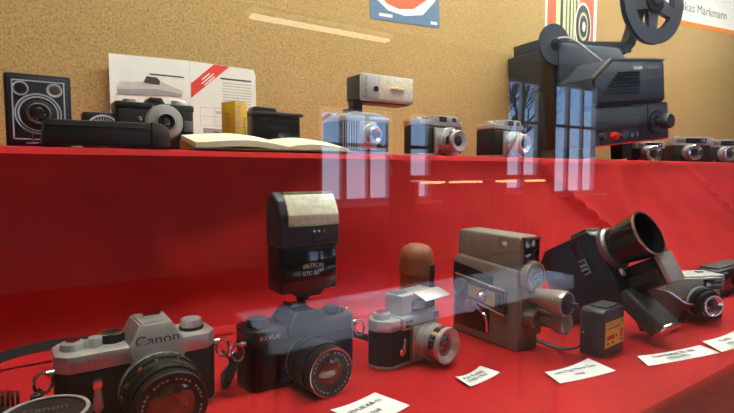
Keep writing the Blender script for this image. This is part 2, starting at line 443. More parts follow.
def tablecloth():
    from mathutils import noise
    bm = NB(); nx = 150; rows = []
    for i in range(nx+1):
        X = -.6+3.8*i/nx; row = []
        path = [(1.10, T), (.9, T), (.7, T), (.6, T), (.5, T), (.42, T), (.35, T), (.30, T), (.27, T), (.258, T-.0006), (.251, T-.003), (.2475, T-.008), (.247, T-.02), (.2475, T-.1), (.25, T-.3), (.248, T-.6), (.25, .02)]
        for j, (y, z) in enumerate(path):
            d = 0
            if j > 12: d = abs(noise.noise(Vector((X*6, 0, 1))))*.012
            row.append(bm.verts.new((X, y+d, z)))
        rows.append(row)
    fs = []
    for A, B_ in zip(rows[:-1], rows[1:]):
        for j in range(len(A)-1): fs.append(bm.faces.new((A[j], A[j+1], B_[j+1], B_[j])))
    bmesh.ops.recalc_face_normals(bm, faces=fs)
    o = obj('table_cloth', bm, 'red_cloth')
    return tag(o, 'bright red tablecloth covering the lower table, cards and cameras on it', 'cloth')
tablecloth()
o = obj('glass_pane', box(NB(), 1.3, GLASS_Y-.003, 1.25, 3.9, .006, 2.5), 'case_glass', None, False)
tag(o, 'large clear glass front of the display case mirroring the windows', 'glass')

# ------------------------------------------------------------------ things pinned on the cork
PY = WALL_Y-.0003
def quad(name, par, m, pts, y=0, th=.0006):
    return obj(name, prism(NB(), pts, y, y-th, 'y'), m, par, False)
def ell(cx, cz, rx, rz_, n=28, a0=0, a1=2*PI): return [(cx+rx*math.cos(a0+(a1-a0)*i/n), cz+rz_*math.sin(a0+(a1-a0)*i/n)) for i in range(n)]
def bars(name, par, m, rows, y, th=.0003):
    bm = NB()
    for (x0, x1, z, h) in rows: box(bm, (x0+x1)/2, y-th/2, z, x1-x0, th, h)
    return obj(name, bm, m, par, False)

t = thing('blue_poster', 'poster with blue border and orange-red shape on white, cut by the top edge', 'poster', (.801, PY, EYE+.404), rot=(0, R(-3.0), 0))
quad('sheet', t, 'blue_print', [(0, 0), (.25, 0), (.25, .36), (0, .36)], 0, .001)
quad('white_shape', t, 'white', [(.012, .060), (.06, .028), (.12, .020), (.185, .030), (.235, .075), (.237, .2), (.2, .33), (.05, .33), (.012, .2)], -.001)
quad('red_shape', t, 'orange_print', [(.03, .066), (.06, .044), (.10, .036), (.15, .042), (.20, .072), (.225, .10), (.2, .2), (.12, .28), (.05, .22), (.03, .15)], -.0016)
bars('lettering', t, 'white', [(.03, .075, .014, .008)], -.001)
bars('emblem', t, 'white', [(.215, .24, .012, .008)], -.001)
t = thing('red_poster', 'orange-red poster with a pale green printed folding camera', 'poster', (1.545, PY, EYE+.30))
quad('sheet', t, 'white', [(0, 0), (.315, 0), (.315, .5), (0, .5)], 0, .001)
quad('red_field', t, 'orange_print', [(.012, .012), (.294, .012), (.294, .488), (.012, .488)], -.001)
quad('camera_print', t, 'green_print', [(.06, .19), (.20, .14), (.20, .34), (.185, .40), (.06, .42)], -.0016)
bars('bellows_print', t, 'ink', [(.085, .10, .30, .23), (.118, .124, .28, .25), (.138, .146, .27, .24), (.16, .165, .26, .22), (.178, .186, .25, .20)], -.0022)
bars('top_print', t, 'green_print', [(.19, .225, .355, .012), (.20, .25, .385, .035)], -.0016)
quad('lens_print', t, 'white', ell(.225, .235, .052, .088), -.0022)
quad('lens_shade_print', t, 'ink', ell(.225, .235, .046, .078), -.0028)
quad('lens_ring_print', t, 'green_print', ell(.225, .235, .030, .052), -.0034)
quad('lens_centre_print', t, 'ink', ell(.225, .235, .023, .040), -.004)
quad('lens_glint_print', t, 'white', ell(.227, .235, .010, .018), -.0046)
bars('base_print', t, 'green_print', [(.19, .27, .14, .012), (.10, .17, .155, .014)], -.0022)
t = thing('orange_sign', 'white name sign with orange frame at the top right corner', 'sign', (2.36, PY, EYE+.655), rot=(0, R(-4.2), 0))
quad('frame', t, 'orange_paper', [(0, 0), (.835, 0), (.835, .40), (0, .40)], 0, .001)
quad('sheet', t, 'white', [(.03, .020), (.800, .020), (.800, .378), (.03, .378)], -.001)
text(t, 'lettering', 'Lukas Markmann', .060, (.408, -.0022, .082), 'ink', sx=1.32)
text(t, 'lettering', 'von', .062, (.42, -.0022, .175), 'ink', sx=1.35)

# open leaflet behind the cameras
t = thing('open_leaflet', 'white open leaflet with red corner banner standing against the cork', 'leaflet', (.321, 1.112, S))
pl = obj('page', prism(NB(), [(-.154, .002), (0, .002), (0, .199), (-.154, .195)], 0, .0008, 'y'), 'paper', t, False)
pr = obj('page', prism(NB(), [(.0005, .002), (.149, .002), (.1475, .185), (.142, .196), (.0005, .199)], 0, .0008, 'y'), 'paper', t, False)
bn = quad('banner', pr, 'red_print', [(.002, .122), (.002, .152), (.052, .1975), (.087, .1965)], -.0001)
bm = NB()
for k, (u, l) in enumerate(((-.0045, .022), (.0, .036), (.0045, .030))):
    Mx = Matrix.Translation((.038, -.0008, .1655)) @ Matrix.Rotation(R(-42), 4, 'Y'); box(bm, .0, 0, -u*1.3, l, .0002, .0026, M=Mx)
obj('banner_lettering', bm, 'white', pr, False)
bars('heading', pl, 'ink', [(-.080, -.012, .163, .003)], -.0001)
bars('heading', pr, 'ink', [(.066, .137, .169, .0035)], -.0001)
bars('body_text', pr, 'pale_ink', [(.070, .137, .160-i*.0062, .0026) for i in range(9)], -.0001)
bm = NB()
for z in (.104, .085, .066): box(bm, .079, -.0003, z, .117, .0003, .0011)
for x in (.0205, .052, .137): box(bm, x, -.0003, .085, .0011, .0003, .038)
box(bm, .092, -.0003, .0945, .075, .0002, .006)
obj('table_print', bm, 'pale_ink', pr, False)
quad('printed_photo', pl, 'pale_ink', [(-.140, .118), (-.018, .122), (-.014, .134), (-.06, .150), (-.132, .142), (-.142, .130)], -.0001)
quad('printed_photo', pl, 'grey_ink', [(-.140, .118), (-.018, .122), (-.016, .128), (-.07, .134), (-.141, .128)], -.0005)
quad('printed_photo', pl, 'ink', [(-.092, .145), (-.062, .143), (-.060, .150), (-.066, .157), (-.086, .158)], -.001)
quad('printed_photo', pr, 'grey_ink', [(.026, .028), (.080, .028), (.080, .058), (.026, .060)], -.0001)
quad('printed_photo', pr, 'ink', [(.036, .030), (.056, .030), (.072, .050), (.05, .054)], -.0005)

# ------------------------------------------------------------------ upper shelf
def put(x, y, z=S): return (x, y, z)
G_UP = 'cameras on the upper shelf'
# box camera
t = thing('box_camera', 'black box camera with white ringed lens at the far left of the shelf', 'camera', put(.0362, .862), 0)
B('body', t, 'leather', (0, 0, .0475), (.0755, .10, .095), .0035)
fp = B('front_plate', t, 'blue_face', (0, -.0512, .0475), (.067, .003, .086), .001)
bm = NB()
for z in (.085, .009): box(bm, 0, -.053, z, .0595, .0008, .0016)
for x in (-.029, .029): box(bm, x, -.053, .047, .0016, .0008, .0776)
obj('trim_lines', bm, 'pale_line', fp, False)
for x in (-.0200, .0180):
    LT('finder_ring', fp, 'pale_line', [(.0092, 0), (.0092, .0012), (.0076, .0012), (.0076, 0)], (x, -.0526, .0745), (0, -1, 0), 28)
    LT('finder_window', fp, 'chrome' if x > 0 else 'window_dark', [(0, 0), (.0074, 0), (.006, .0012), (0, .0018)], (x, -.0526, .0745), (0, -1, 0), 24)
for r in (.0268, .0232): LT('lens_ring', fp, 'pale_line', [(r, 0), (r, .001), (r-.0020, .001), (r-.0020, 0)], (-.001, -.0526, .0425), (0, -1, 0), 44)
lens(t, -.001, .0425, -.0525, [('lens_barrel', 'dark_brown', .0175, .003), ('lens_rim', 'grey_metal', .0140, .004)], .0105)
B('shutter_lever', t, 'chrome', (-.004, -.0545, .0035), (.026, .006, .003), .001)
B('shutter_lever', t, 'chrome', (-.008, -.0545, .011), (.003, .003, .014), .001)
B('winder', t, 'black', (-.004, 0, .0965), (.014, .030, .005), .0015)
# light meter
t = thing('light_meter', 'small black light meter with pale half-round dial left of the leaflet', 'light meter', put(.1200, .890), 0)
B('body', t, 'black', (0, 0, .0285), (.053, .028, .057), .004)
dl = LT('dial', t, 'blue_face', [(0, 0), (.025, 0), (.024, .003), (.016, .004), (0, .004)], (.001, -.0141, .028), (0, -1, 0), 40)
LT('dial_ring', dl, 'pale_line', [(.0245, 0), (.0245, .0046), (.0215, .005), (.0215, 0)], (.001, -.0141, .028), (0, -1, 0), 40)
bm = NB()
for k in range(17):
    a = PI*k/16; Mx = Matrix.Translation((.001, -.0183, .028)) @ Matrix.Rotation(-a, 4, 'Y')
    box(bm, .0165, 0, 0, .007, .0006, .0012, M=Mx)
obj('dial_marks', bm, 'pale_line', dl, False)
# long black case in front
t = thing('instrument_case', 'long flat black case lying in front of the box camera', 'case', put(.112, .7785), 0)
obj('body', prism(NB(), [(-.0775, .001), (.052, .001), (.052, .0335), (-.074, .0325)], -.022, .021, 'y', .0025), 'black', t)
obj('cap', prism(NB(), [(.0525, 0), (.077, 0), (.0765, .022), (.070, .0315), (.0525, .0355)], -.0245, .0235, 'y', .003), 'dark_grey', t)
B('seam', t, 'black_gloss', (-.012, -.0222, .0245), (.12, .0012, .0016), .0003)
# black camera with silver lens ring
t = thing('viewfinder_camera', 'black camera with broad silver lens ring standing before the leaflet', 'camera', put(.1955, .885), 0, G_UP)
B('body', t, 'leather', (0, 0, .0355), (.118, .045, .066), .006, 3)
B('top_plate', t, 'black', (0, 0, .0685), (.119, .046, .012), .003)
obj('viewfinder_hump', prism(NB(), [(-.014, .074), (.014, .074), (.009, .0835), (-.009, .0835)], -.022, .016, 'y', .0015), 'black', t)
B('viewfinder_window', t, 'window_dark', (0, -.0225, .0785), (.014, .002, .006), .0005)
knob(t, 'shutter_dial', 'grey_metal', -.036, -.004, .0745, .0095, .005)
knob(t, 'winding_knob', 'silver', .040, -.004, .0745, .0125, .0075)
LT('lens_face', t, 'satin', [(0, 0), (.0285, 0), (.0285, .006), (.026, .011), (.0165, .013), (.0165, .011), (0, .011)], (.011, -.0225, .044), (0, -1, 0), 48)
lens(t, .011, .044, -.0335, [('lens_barrel', 'silver', .0148, .004), ('lens_rim', 'black_metal', .0128, .004)], .008)
LT('shutter_lever', t, 'chrome', [(0, 0), (.0035, 0), (.0035, .006), (0, .007)], (-.026, -.0225, .048), (0, -1, 0), 16)
B('side_plate', t, 'grey_metal', (.049, -.0235, .040), (.014, .003, .018), .001)
text(t, 'lettering', 'AGFA', .004, (-.002, -.0232, .0685), 'white')
# yellow box
t = thing('film_carton', 'yellow film carton with dark stripes between the black cameras', 'box', put(.3300, .880), 25)
B('carton', t, 'yellow', (0, 0, .0435), (.029, .033, .087), .0006)
B('carton_end', t, 'dark_yellow', (0, 0, .0872), (.028, .032, .0006), .0001)
bm = NB()
for k in range(9): box(bm, -.006, -.0166, .006+k*.009, .008, .0006, .006 if k % 3 else .0025)
obj('printed_stripe', bm, 'grey_ink', t, False)
text(t, 'lettering', 'ISOPAN', .010, (.008, -.0167, .044), 'ink', (90, -90, 0))
text(t, 'lettering', 'ISOPAN F', .013, (-.0147, 0, .042), 'dark_yellow', (90, -90, -90))
# black folded camera
t = thing('folding_camera', 'plain black folded camera with flat top between yellow carton and paper', 'camera', put(.4085, .892), 0, G_UP)
B('body', t, 'black', (0, 0, .0345), (.096, .040, .068), .003)
B('top_plate', t, 'dark_grey', (.001, -.001, .0715), (.102, .048, .006), .0015)
obj('finder_housing', prism(NB(), [(-.046, .0745), (.004, .0745), (0, .083), (-.040, .084)], -.014, .014, 'y', .0015), 'black', t)
bm = NB(); box(bm, -.018, -.0205, .028, .022, .001, .0016); box(bm, -.022, -.0205, .032, .008, .001, .0045); box(bm, -.012, -.0205, .031, .004, .001, .003)
obj('gilt_emblem', bm, 'gold', t, False)
B('front_door', t, 'black_gloss', (0, -.0204, .034), (.088, .0012, .052), .0004)
# open booklet lying flat
def booklet():
    t = thing('open_booklet', 'cream open booklet lying flat along the shelf edge', 'booklet', put(.372, .790), 0)
    for s, L, h0 in ((-1, .148, .012), (1, .118, .010)):
        bm = NB(); top = []; bot = []; n = 14
        for i in range(n+1):
            u = i/n; x = s*L*u
            zt = .0045+h0*math.sin(PI*min(1, u*.95+.03))*(.55+.45*(1-u))+(.004*u if s < 0 else 0)
            top.append((x, zt)); bot.append((x, .0002+max(0, zt-.0115)*(.9 if s < 0 else .6)))
        prism(bm, top+bot[::-1], -.036, .040, 'y')
        for v in bm.verts: v.co.z = v.co.z*.8+(v.co.y+.036)*.20+.0015
        obj('page_block', bm, 'cream_paper', t)
    obj('cover', prism(NB(), [(-.036, .0001), (.041, .0001), (.041, .0160), (-.036, .0010)], -.150, .128, 'x'), 'dark_yellow', t, False)
booklet()
# camera with flash
t = thing('flash_camera', 'silver-topped camera carrying the tall box flashgun, right of the booklet', 'camera', put(.572, .855), 0, G_UP)
B('body', t, 'leather', (0, 0, .034), (.118, .066, .060), .005, 3)
B('top_plate', t, 'satin', (0, 0, .067), (.119, .068, .012), .003)
B('base_plate', t, 'satin', (0, 0, .0025), (.118, .066, .005), .0015)
obj('viewfinder_hump', prism(NB(), [(-.045, .0725), (.05, .0725), (.035, .080), (-.025, .082)], -.032, .02, 'y', .0015), 'satin', t)
knob(t, 'winding_knob', 'silver', -.050, .012, .0725, .009, .007)
knob(t, 'shutter_button', 'chrome', -.030, -.015, .0725, .003, .010, False)
bm = NB()
for k in range(7): box(bm, -.052+k*.0055, -.0335, .036, .0016, .0016, .050)
obj('front_ribs', bm, 'satin', t, False)
B('lens_door', t, 'satin', (.004, -.0345, .036), (.042, .004, .055), .0015)
lens(t, .010, .037, -.036, [('shutter_housing', 'satin', .0215, .007), ('focus_ring', 'silver', .0170, .008, 1), ('lens_rim', 'chrome', .0140, .004)], .0085)
B('strut', t, 'chrome', (.034, -.040, .018), (.004, .014, .003), .0008)
B('shoe', t, 'grey_metal', (-.012, 0, .0835), (.024, .018, .004), .0008)
t = thing('flashgun', 'silver framed box flashgun raised on the camera beside the booklet', 'flash', put(.630, .862, S+.1000), 0)
B('housing', t, 'dark_grey', (.006, .002, .0325), (.132, .052, .052), .006, 3)
B('bezel', t, 'silver', (.006, -.0255, .0325), (.134, .006, .054), .003)
B('reflector', t, 'flash_lens', (.026, -.0288, .0325), (.088, .003, .046), .001)
B('control_panel', t, 'silver_paint', (-.0390, -.0288, .0325), (.038, .003, .046), .001)
LT('sync_socket', t, 'black', [(0, 0), (.0055, 0), (.0055, .002), (.003, .002), (0, .001)], (-.026, -.0302, .030), (0, -1, 0), 20)
text(t, 'lettering', 'ELEKTRON', .0085, (-.050, -.0304, .0325), 'ink', (90, -90, 0))
K('flash_tube', t, 'gold', (.012, -.0305, .034), (.045, -.0305, .034), .003)
B('foot', t, 'black', (-.055, 0, -.006), (.022, .020, .024), .002)
B('mount', t, 'black', (-.070, 0, -.0125), (.022, .016, .003), .0005)
B('under_panel', t, 'dark_brown', (.006, .002, .0055), (.126, .046, .003), .001)

def silver_compact(label, loc, rz, w, d, h, lx, scale=1., grp=G_UP, top_w=None):
    t = thing('compact_camera', label, 'camera', loc, rz, grp)
    bh = h*.70
    B('body', t, 'leather', (0, 0, bh/2+.003), (w, d, bh), .006, 3)
    B('base_plate', t, 'satin', (0, 0, .002), (w*.99, d*.99, .004), .001)
    B('top_plate', t, 'satin', (0, 0, bh+.003+h*.075), (w*1.005, d*1.01, h*.15), .003)
    obj('viewfinder_housing', prism(NB(), [(-w*.20, bh+h*.15), (w*.42, bh+h*.15), (w*.36, h), (-w*.17, h)], -d/2-.0008, d*.3, 'y', .0015), 'satin', t)
    B('viewfinder_window', t, 'window_dark', (w*.02, -d/2-.0012, h*.915), (w*.17, .002, h*.13), .0006)
    B('viewfinder_window', t, 'window_dark', (w*.28, -d/2-.0012, h*.91), (w*.08, .002, h*.09), .0006)
    B('front_panel', t, 'satin', (lx, -d/2-.002, bh*.52), (w*.56, .006, bh*.92), .0015)
    knob(t, 'winding_knob', 'silver', -w*.36, 0, bh+.003+h*.15, .0085, .006)
    knob(t, 'shutter_button', 'chrome', -w*.24, -d*.2, bh+.003+h*.15, .004, .005, False)
    knob(t, 'film_counter', 'silver', w*.40, 0, bh+.003+h*.15, .007, .005)
    s = scale
    lens(t, lx, bh*.50, -d/2-.004, [('shutter_housing', 'satin', .0245*s, .010*s), ('aperture_ring', 'silver', .0225*s, .006*s, 1), ('focus_ring', 'chrome', .0200*s, .009*s), ('lens_rim', 'silver', .0175*s, .006*s)], .0095*s, recess=.005)
    LT('sync_socket', t, 'chrome', [(0, 0), (.003, 0), (.003, .004), (0, .004)], (lx-w*.22, -d/2-.005, bh*.15), (0, -1, 0), 14)
    return t
silver_compact('silver compact camera standing next to the flash camera, dark finder window', put(.757, .831), 0, .124, .054, .084, .012, 1.22)
silver_compact('silver compact camera standing against the dark projector', put(.972, .830), 3, .112, .056, .087, .006, 1.2)

# projector
t = thing('film_projector', 'large dark blue-grey film projector with side controls on the upper shelf', 'projector', put(1.331, .800, S+.0315), rot=(0, R(-6.0), R(-8)))
L, D = .322, .315
obj('base', prism(NB(), [(0, 0), (L, 0), (L, .100), (0, .100)], .006, D, 'y', .003), 'projector_body', t)
obj('control_panel', prism(NB(), [(.002, .004), (L+.004, .004), (L+.004, .108), (.002, .108)], 0, .012, 'y', .0025), 'projector_panel', t)
obj('upper_housing', prism(NB(), [(0, .112), (L-.012, .112), (L-.012, .236), (.075, .240), (0, .190)], .002, D-.004, 'y', .004), 'projector_body', t)
obj('housing_cover', prism(NB(), [(.008, .120), (L-.016, .120), (L-.016, .228), (.078, .232), (.008, .184)], -.004, .004, 'y', .002), 'projector_panel', t)
obj('edge_trim', prism(NB(), [(.001, .186), (.075, .236), (L-.012, .233), (L-.012, .238), (.074, .242), (0, .192)], -.0045, .003, 'y'), 'grey_metal', t, False)
bm = NB()
for k in range(7):
    z = .149+k*.0085; x0 = .050+.010*(k)
    box(bm, (x0-.02+.185)/2+.006, -.0045, z, .185-x0+.02, .003, .0045)
obj('vent_slots', bm, 'black_gloss', t, False)
text(t, 'lettering', 'BAUER', .013, (.185, -.0052, .212), 'white', ext=.0003)
text(t, 'lettering', 'T 60 sound', .011, (.252, -.0052, .212), 'grey_ink', ext=.0003)
B('groove', t, 'black_gloss', (L/2, .0015, .110), (L-.01, .006, .003), .0005)
B('panel_band', t, 'projector_body', (.112, -.0008, .058), (.215, .003, .030), .0008)
bm = NB(); box(bm, .228, -.0005, .056, .0016, .002, .1); obj('panel_seam', bm, 'black_gloss', t, False)
LT('speed_dial', t, 'black', [(0, 0), (.038, 0), (.037, .004), (.024, .006), (0, .006)], (.262, -.0005, .054), (0, -1, 0), 48)
LT('dial_crescent', t, 'projector_panel', [(.027, 0), (.027, .0068), (.020, .0068), (.020, 0)], (.262, -.0005, .054), (0, -1, 0), 40)
K('knob_stem', t, 'black', (.262, -.005, .054), (.262, -.030, .054), .009)
LT('focus_knob', t, 'dark_grey', [(0, 0), (.020, 0), (.022, .003), (.022, .022), (.019, .026), (0, .026)], (.264, -.022, .054), (0, -1, 0), 48, (2, 3))
for x, z, r, m in ((.030, .028, .011, 'dark_grey'), (.0, .026, .010, 'dark_grey')): pass
LT('control_knob', t, 'dark_grey', [(0, 0), (.011, 0), (.010, .014), (0, .015)], (.026, 0, .028), (0, -1, 0), 28)
LT('function_knob', t, 'red_knob', [(0, 0), (.012, 0), (.012, .004), (.010, .005), (.010, .014), (0, .014)], (.076, 0, .026), (0, -1, 0), 28, None, 'red rotary knob')
B('knob_grip', t, 'red_knob', (.079, -.016, .028), (.026, .006, .006), .001)
LT('socket', t, 'black_gloss', [(0, 0), (.0135, 0), (.0135, .003), (.009, .003), (.007, .001), (0, .001)], (.120, 0, .028), (0, -1, 0), 28)
for x in (.155, .178): LT('socket', t, 'black_gloss', [(0, 0), (.007, 0), (.007, .002), (.004, .002), (.003, .001), (0, .001)], (x, 0, .024), (0, -1, 0), 20)
B('switch', t, 'black_gloss', (.205, -.002, .026), (.020, .006, .007), .001)
bm = NB()
for x in (.076, .120, .155, .178, .205): box(bm, x, -.0005, .047, .008, .0016, .003)
obj('control_marks', bm, 'grey_ink', t, False)
B('red_trim', t, 'red_knob', (L/2+.003, .006, .0022), (L, .012, .004), .001)
# feet
for x, y in ((.0, .04), (.0, .28)): B('foot', t, 'black', (x-.004, y, -.0135), (.05, .05, .030), .004)
for y in (.05, .27): B('foot', t, 'black', (.175, y, -.0225), (.05, .04, .046), .004)
# gate housing on the left side, reel arms
obj('lamp_house', prism(NB(), [(-.006, .004), (.004, .004), (.004, .180), (-.006, .177)], .035, .285, 'y', .002), 'projector_body', t)
B('film_channel', t, 'black', (-.010, .140, .140), (.012, .040, .275), .002)
obj('rear_housing', prism(NB(), [(.0, .10), (.29, .10), (.29, .265), (.262, .292), (.03, .308), (.0, .300)], .11, .322, 'y', .004), 'projector_body', t)
bpy.context.view_layer.update()
PI_ = (Matrix.Translation(t.location) @ t.rotation_euler.to_matrix().to_4x4()).inverted()
def PL(x, y, z): return PI_ @ Vector((x, y, EYE+z))
SP = (1.309, .923, .365); BG = (1.745, .865, .555)
obj('arm', ribbon(NB(), [PL(1.318, .965, .352), PL(1.36, .962, .372), PL(1.50, .945, .386), PL(1.70, .920, .408)], .034, .030), 'projector_body', t)
obj('arm', ribbon(NB(), [PL(1.66, .922, .395), PL(1.70, .918, .42), PL(1.758, .908, .575)], .030, .034, (.14, .99, 0)), 'projector_body', t)
dn = Vector((-math.sin(R(9)), -math.cos(R(9)), 0))
obj('spindle', cyl(NB(), PL(1.318, .975, .365), PL(*(Vector(SP)-dn*.007)), .009), 'black', t)
obj('spindle', cyl(NB(), PL(1.755, .935, .555), PL(*(Vector(BG)-dn*.0125)), .010), 'black', t)
B('rear_lid', t, 'projector_body', (.075, .250, .318), (.11, .13, .04), .004)
obj('film_guide', tube(NB(), smooth_path([PL(*p) for p in ((1.300, .905, .378), (1.330, .895, .382), (1.356, .875, .366), (1.375, .85, .338), (1.40, .82, .305))]), .0032), 'cord_grey', t)

def reel(label, loc, rz, ro, ri, spokes, th, solid=False):
    t = thing('film_reel', label, 'reel', loc, rz)
    bm = NB(); n = 60
    hub = ro*.30
    if solid:
        lathe(bm, [(.006, -th/2), (ro, -th/2), (ro+.001, 0), (ro, th/2), (.006, th/2), (.006, -th/2)], (0, 0, 0), (0, -1, 0), 60)
    else:
        for y0 in (-th/2, th/2-.003):
            lathe(bm, [(ro*.66, y0), (ro, y0), (ro, y0+.003), (ro*.66, y0+.003), (ro*.66, y0)], (0, 0, 0), (0, -1, 0), 64)
            for k in range(spokes):
                a = 2*PI*k/spokes+.35
                Mx = Matrix.Rotation(a, 4, 'Y')
                rr = [(hub*.8, -ro*.17), (ro*.70, -ro*.115), (ro*.70, ro*.115), (hub*.8, ro*.17)]
                v0 = [bm.verts.new(Mx @ Vector((p[0], -y0, p[1]))) for p in rr]; v1 = [bm.verts.new(Mx @ Vector((p[0], -y0-.003, p[1]))) for p in rr]
                fs = [bm.faces.new(v0), bm.faces.new(v1[::-1])]+[bm.faces.new((v0[i], v1[i], v1[(i+1) % 4], v0[(i+1) % 4])) for i in range(4)]
                bmesh.ops.recalc_face_normals(bm, faces=fs)
    obj('flange', bm, 'projector_body', t)
    LT('hub', t, 'black', [(0, -th/2-.002), (hub, -th/2-.002), (hub, th/2+.002), (hub*.85, th/2+.006), (hub*.45, th/2+.006), (hub*.40, th/2+.012), (0, th/2+.012)], (0, 0, 0), (0, -1, 0), 36)
    return t
reel('large dark film reel with open spokes on top of the projector', (1.745, .865, EYE+.555), -11, .140, .03, 5, .018)
reel('small solid dark film spool at the front of the projector', (1.309, .923, EYE+.365), -8, .059, .012, 0, .008, True)

# three compact cameras right of projector
def black_compact(label, loc, rz, w=.13, d=.055, h=.078):
    t = thing('compact_camera', label, 'camera', loc, rz, G_UP)
    bh = h*.66
    B('body', t, 'leather', (0, 0, bh/2), (w, d, bh), .005, 3)
    B('top_plate', t, 'satin', (0, 0, bh+h*.16), (w, d*.98, h*.34), .004)
    B('finder_bar', t, 'window_dark', (w*.10, -d/2-.0005, bh+h*.17), (w*.55, .003, h*.20), .001)
    B('viewfinder_window', t, 'chrome', (w*.27, -d/2-.002, bh+h*.17), (w*.10, .002, h*.13), .0006)
    B('meter_window', t, 'grey_metal', (-w*.30, -d/2-.0005, bh+h*.17), (w*.20, .003, h*.16), .001)
    knob(t, 'film_counter', 'silver', -w*.3, 0, h, .008, .004)
    lens(t, -.008, bh*.54, -d/2, [('shutter_housing', 'satin', .0285, .010), ('aperture_ring', 'silver', .0280, .008, 1), ('focus_ring', 'satin', .0275, .012), ('lens_rim', 'chrome', .0265, .006)], .014, recess=.006)
    LT('sync_socket', t, 'chrome', [(0, 0), (.003, 0), (.003, .004), (0, .004)], (-w*.38, -d/2, bh*.12), (0, -1, 0), 14)
    return t
black_compact('compact camera half hidden behind the projector, silver lens showing under it', put(1.752, .872), -30, .105, .05, .064)
black_compact('black and silver compact camera just right of the projector', put(2.020, .858), -36, .135, .055, .090)
black_compact('compact camera at the right end of the shelf, cut by the picture edge', put(2.300, .856), -30, .135, .055, .090)

# ------------------------------------------------------------------ lower table
G_LOW = 'cameras on the lower table'
# black SLR, silver SLR
def slr(name, label, loc, rz, w, d, h, body, top, ph, pw, lensdef, gr, glass, ox=0.):
    t = thing(name, label, 'camera', loc, rz, G_LOW)
    th = h*.22; bh = h-th
    bm = NB(); prism(bm, [(-w/2, -d*.28), (-w/2+.008, -d/2), (w/2-.008, -d/2), (w/2, -d*.28), (w/2, d*.3), (w/2-.006, d/2), (-w/2+.006, d/2), (-w/2, d*.3)], .003, bh, 'z', .0015)
    obj('body', bm, body, t)
    bm = NB(); prism(bm, [(-w/2, -d*.30), (-w/2+.010, -d/2-.0005), (w/2-.010, -d/2-.0005), (w/2, -d*.30), (w/2, d*.3), (w/2-.006, d/2), (-w/2+.006, d/2), (-w/2, d*.3)], bh, h, 'z', .0015)
    obj('top_plate', bm, top, t)
    bm = NB(); prism(bm, [(-w/2, -d*.28), (-w/2+.008, -d/2), (w/2-.008, -d/2), (w/2, -d*.28), (w/2, d*.3), (w/2-.006, d/2), (-w/2+.006, d/2), (-w/2, d*.3)], 0, .004, 'z', .0008)
    obj('base_plate', bm, top, t)
    # pentaprism: a truncated pyramid
    bm = NB(); z0 = bh; z1 = h+ph
    lo = [(-pw/2, -d/2-.006), (pw/2, -d/2-.006), (pw/2, d*.46), (-pw/2, d*.46)]
    mi = [(-pw/2, -d/2-.006), (pw/2, -d/2-.006), (pw/2, d*.46), (-pw/2, d*.46)]
    hi = [(-pw*.27, -d/2+.002), (pw*.27, -d/2+.002), (pw*.30, d*.40), (-pw*.30, d*.40)]
    rows = [[bm.verts.new((x+ox, y, z)) for x, y in ring] for ring, z in ((lo, z0), (mi, h-.002), (hi, z1))]
    fs = [bm.faces.new(rows[0]), bm.faces.new(rows[2])]
    for A, B_ in zip(rows[:-1], rows[1:]):
        for i in range(4): fs.append(bm.faces.new((A[i], A[(i+1) % 4], B_[(i+1) % 4], B_[i])))
    bmesh.ops.recalc_face_normals(bm, faces=fs)
    bmesh.ops.bevel(bm, geom=list(bm.edges), offset=.0015, segments=2, affect='EDGES')
    obj('pentaprism', bm, top, t)
    bm = NB(); box(bm, ox, d*.12, z1+.0012, .020, .020, .0024)
    for s in (-1, 1): box(bm, ox+s*.0092, d*.12, z1+.004, .0022, .020, .0035)
    obj('hot_shoe', bm, 'chrome' if top != 'black' else 'black_metal', t, False)
    for s in (-1, 1):
        K('strap_lug', t, 'chrome', (s*w/2, -d*.25, bh+.001), (s*(w/2+.006), -d*.25, bh+.001), .0035, seg=16)
        bm = NB(); pts = []
        for k in range(13):
            a = 2*PI*k/12; pts.append((s*(w/2+.009+.007*math.cos(a)), -d*.25-.002+.002*math.sin(a), bh-.006+.009*math.sin(a)))
        obj('strap_ring', tube(bm, pts, .0014, 6), 'chrome', t)
    lens(t, ox, bh*.50, -d/2, lensdef, gr, glass)
    return t, bh
t, bh = slr('slr_camera', 'silver and black single-lens reflex camera at the left front of the table', (.0985, .541, T), 0, .145, .050, .074, 'leather', 'satin', .019, .052,
        [('lens_mount', 'satin', .0365, .010), ('focus_ring', 'black', .0375, .012, 1), ('scale_ring', 'black_metal', .0355, .010), ('aperture_ring', 'black', .0345, .010, 1), ('lens_rim', 'black_metal', .0320, .012)], .0215, 'amber_glass', .013)
text(t, 'lettering', 'Canon', .0135, (.013, -.0292, .0775), 'ink', (76, 0, 0), sx=1.15)
text(t, 'lettering', 'TX', .0085, (-.043, -.0258, .0655), 'grey_ink')
knob(t, 'rewind_knob', 'silver', -.056, 0, .074, .011, .006); knob(t, 'rewind_crank', 'chrome', -.056, 0, .080, .006, .002, False)
knob(t, 'shutter_button', 'silver', -.038, -.004, .074, .0062, .009)
knob(t, 'speed_dial', 'black', -.0225, .004, .074, .0115, .0085); LT('speed_scale', t, 'gold', [(.0112, 0), (.0112, .001), (.0085, .001), (.0085, 0)], (-.0225, .004, .0823), (0, 0, 1), 30)
knob(t, 'film_knob', 'black', .053, 0, .074, .0125, .003); knob(t, 'film_crank', 'silver', .053, 0, .077, .0105, .008)
for i, (s_, a) in enumerate((('30', 150), ('10', 125), ('5', 100), ('3', 70), ('15', 170))):
    x = .013+.0376*math.cos(R(a)); z = bh*.5+.0376*math.sin(R(a))
    text(t, 'scale_number', s_, .006, (x, -.0505, bh*.5+.0366*math.sin(R(a))), 'orange_dot', (0, 90-a, 0) if False else (10, 90-a, 0))
bm = NB()
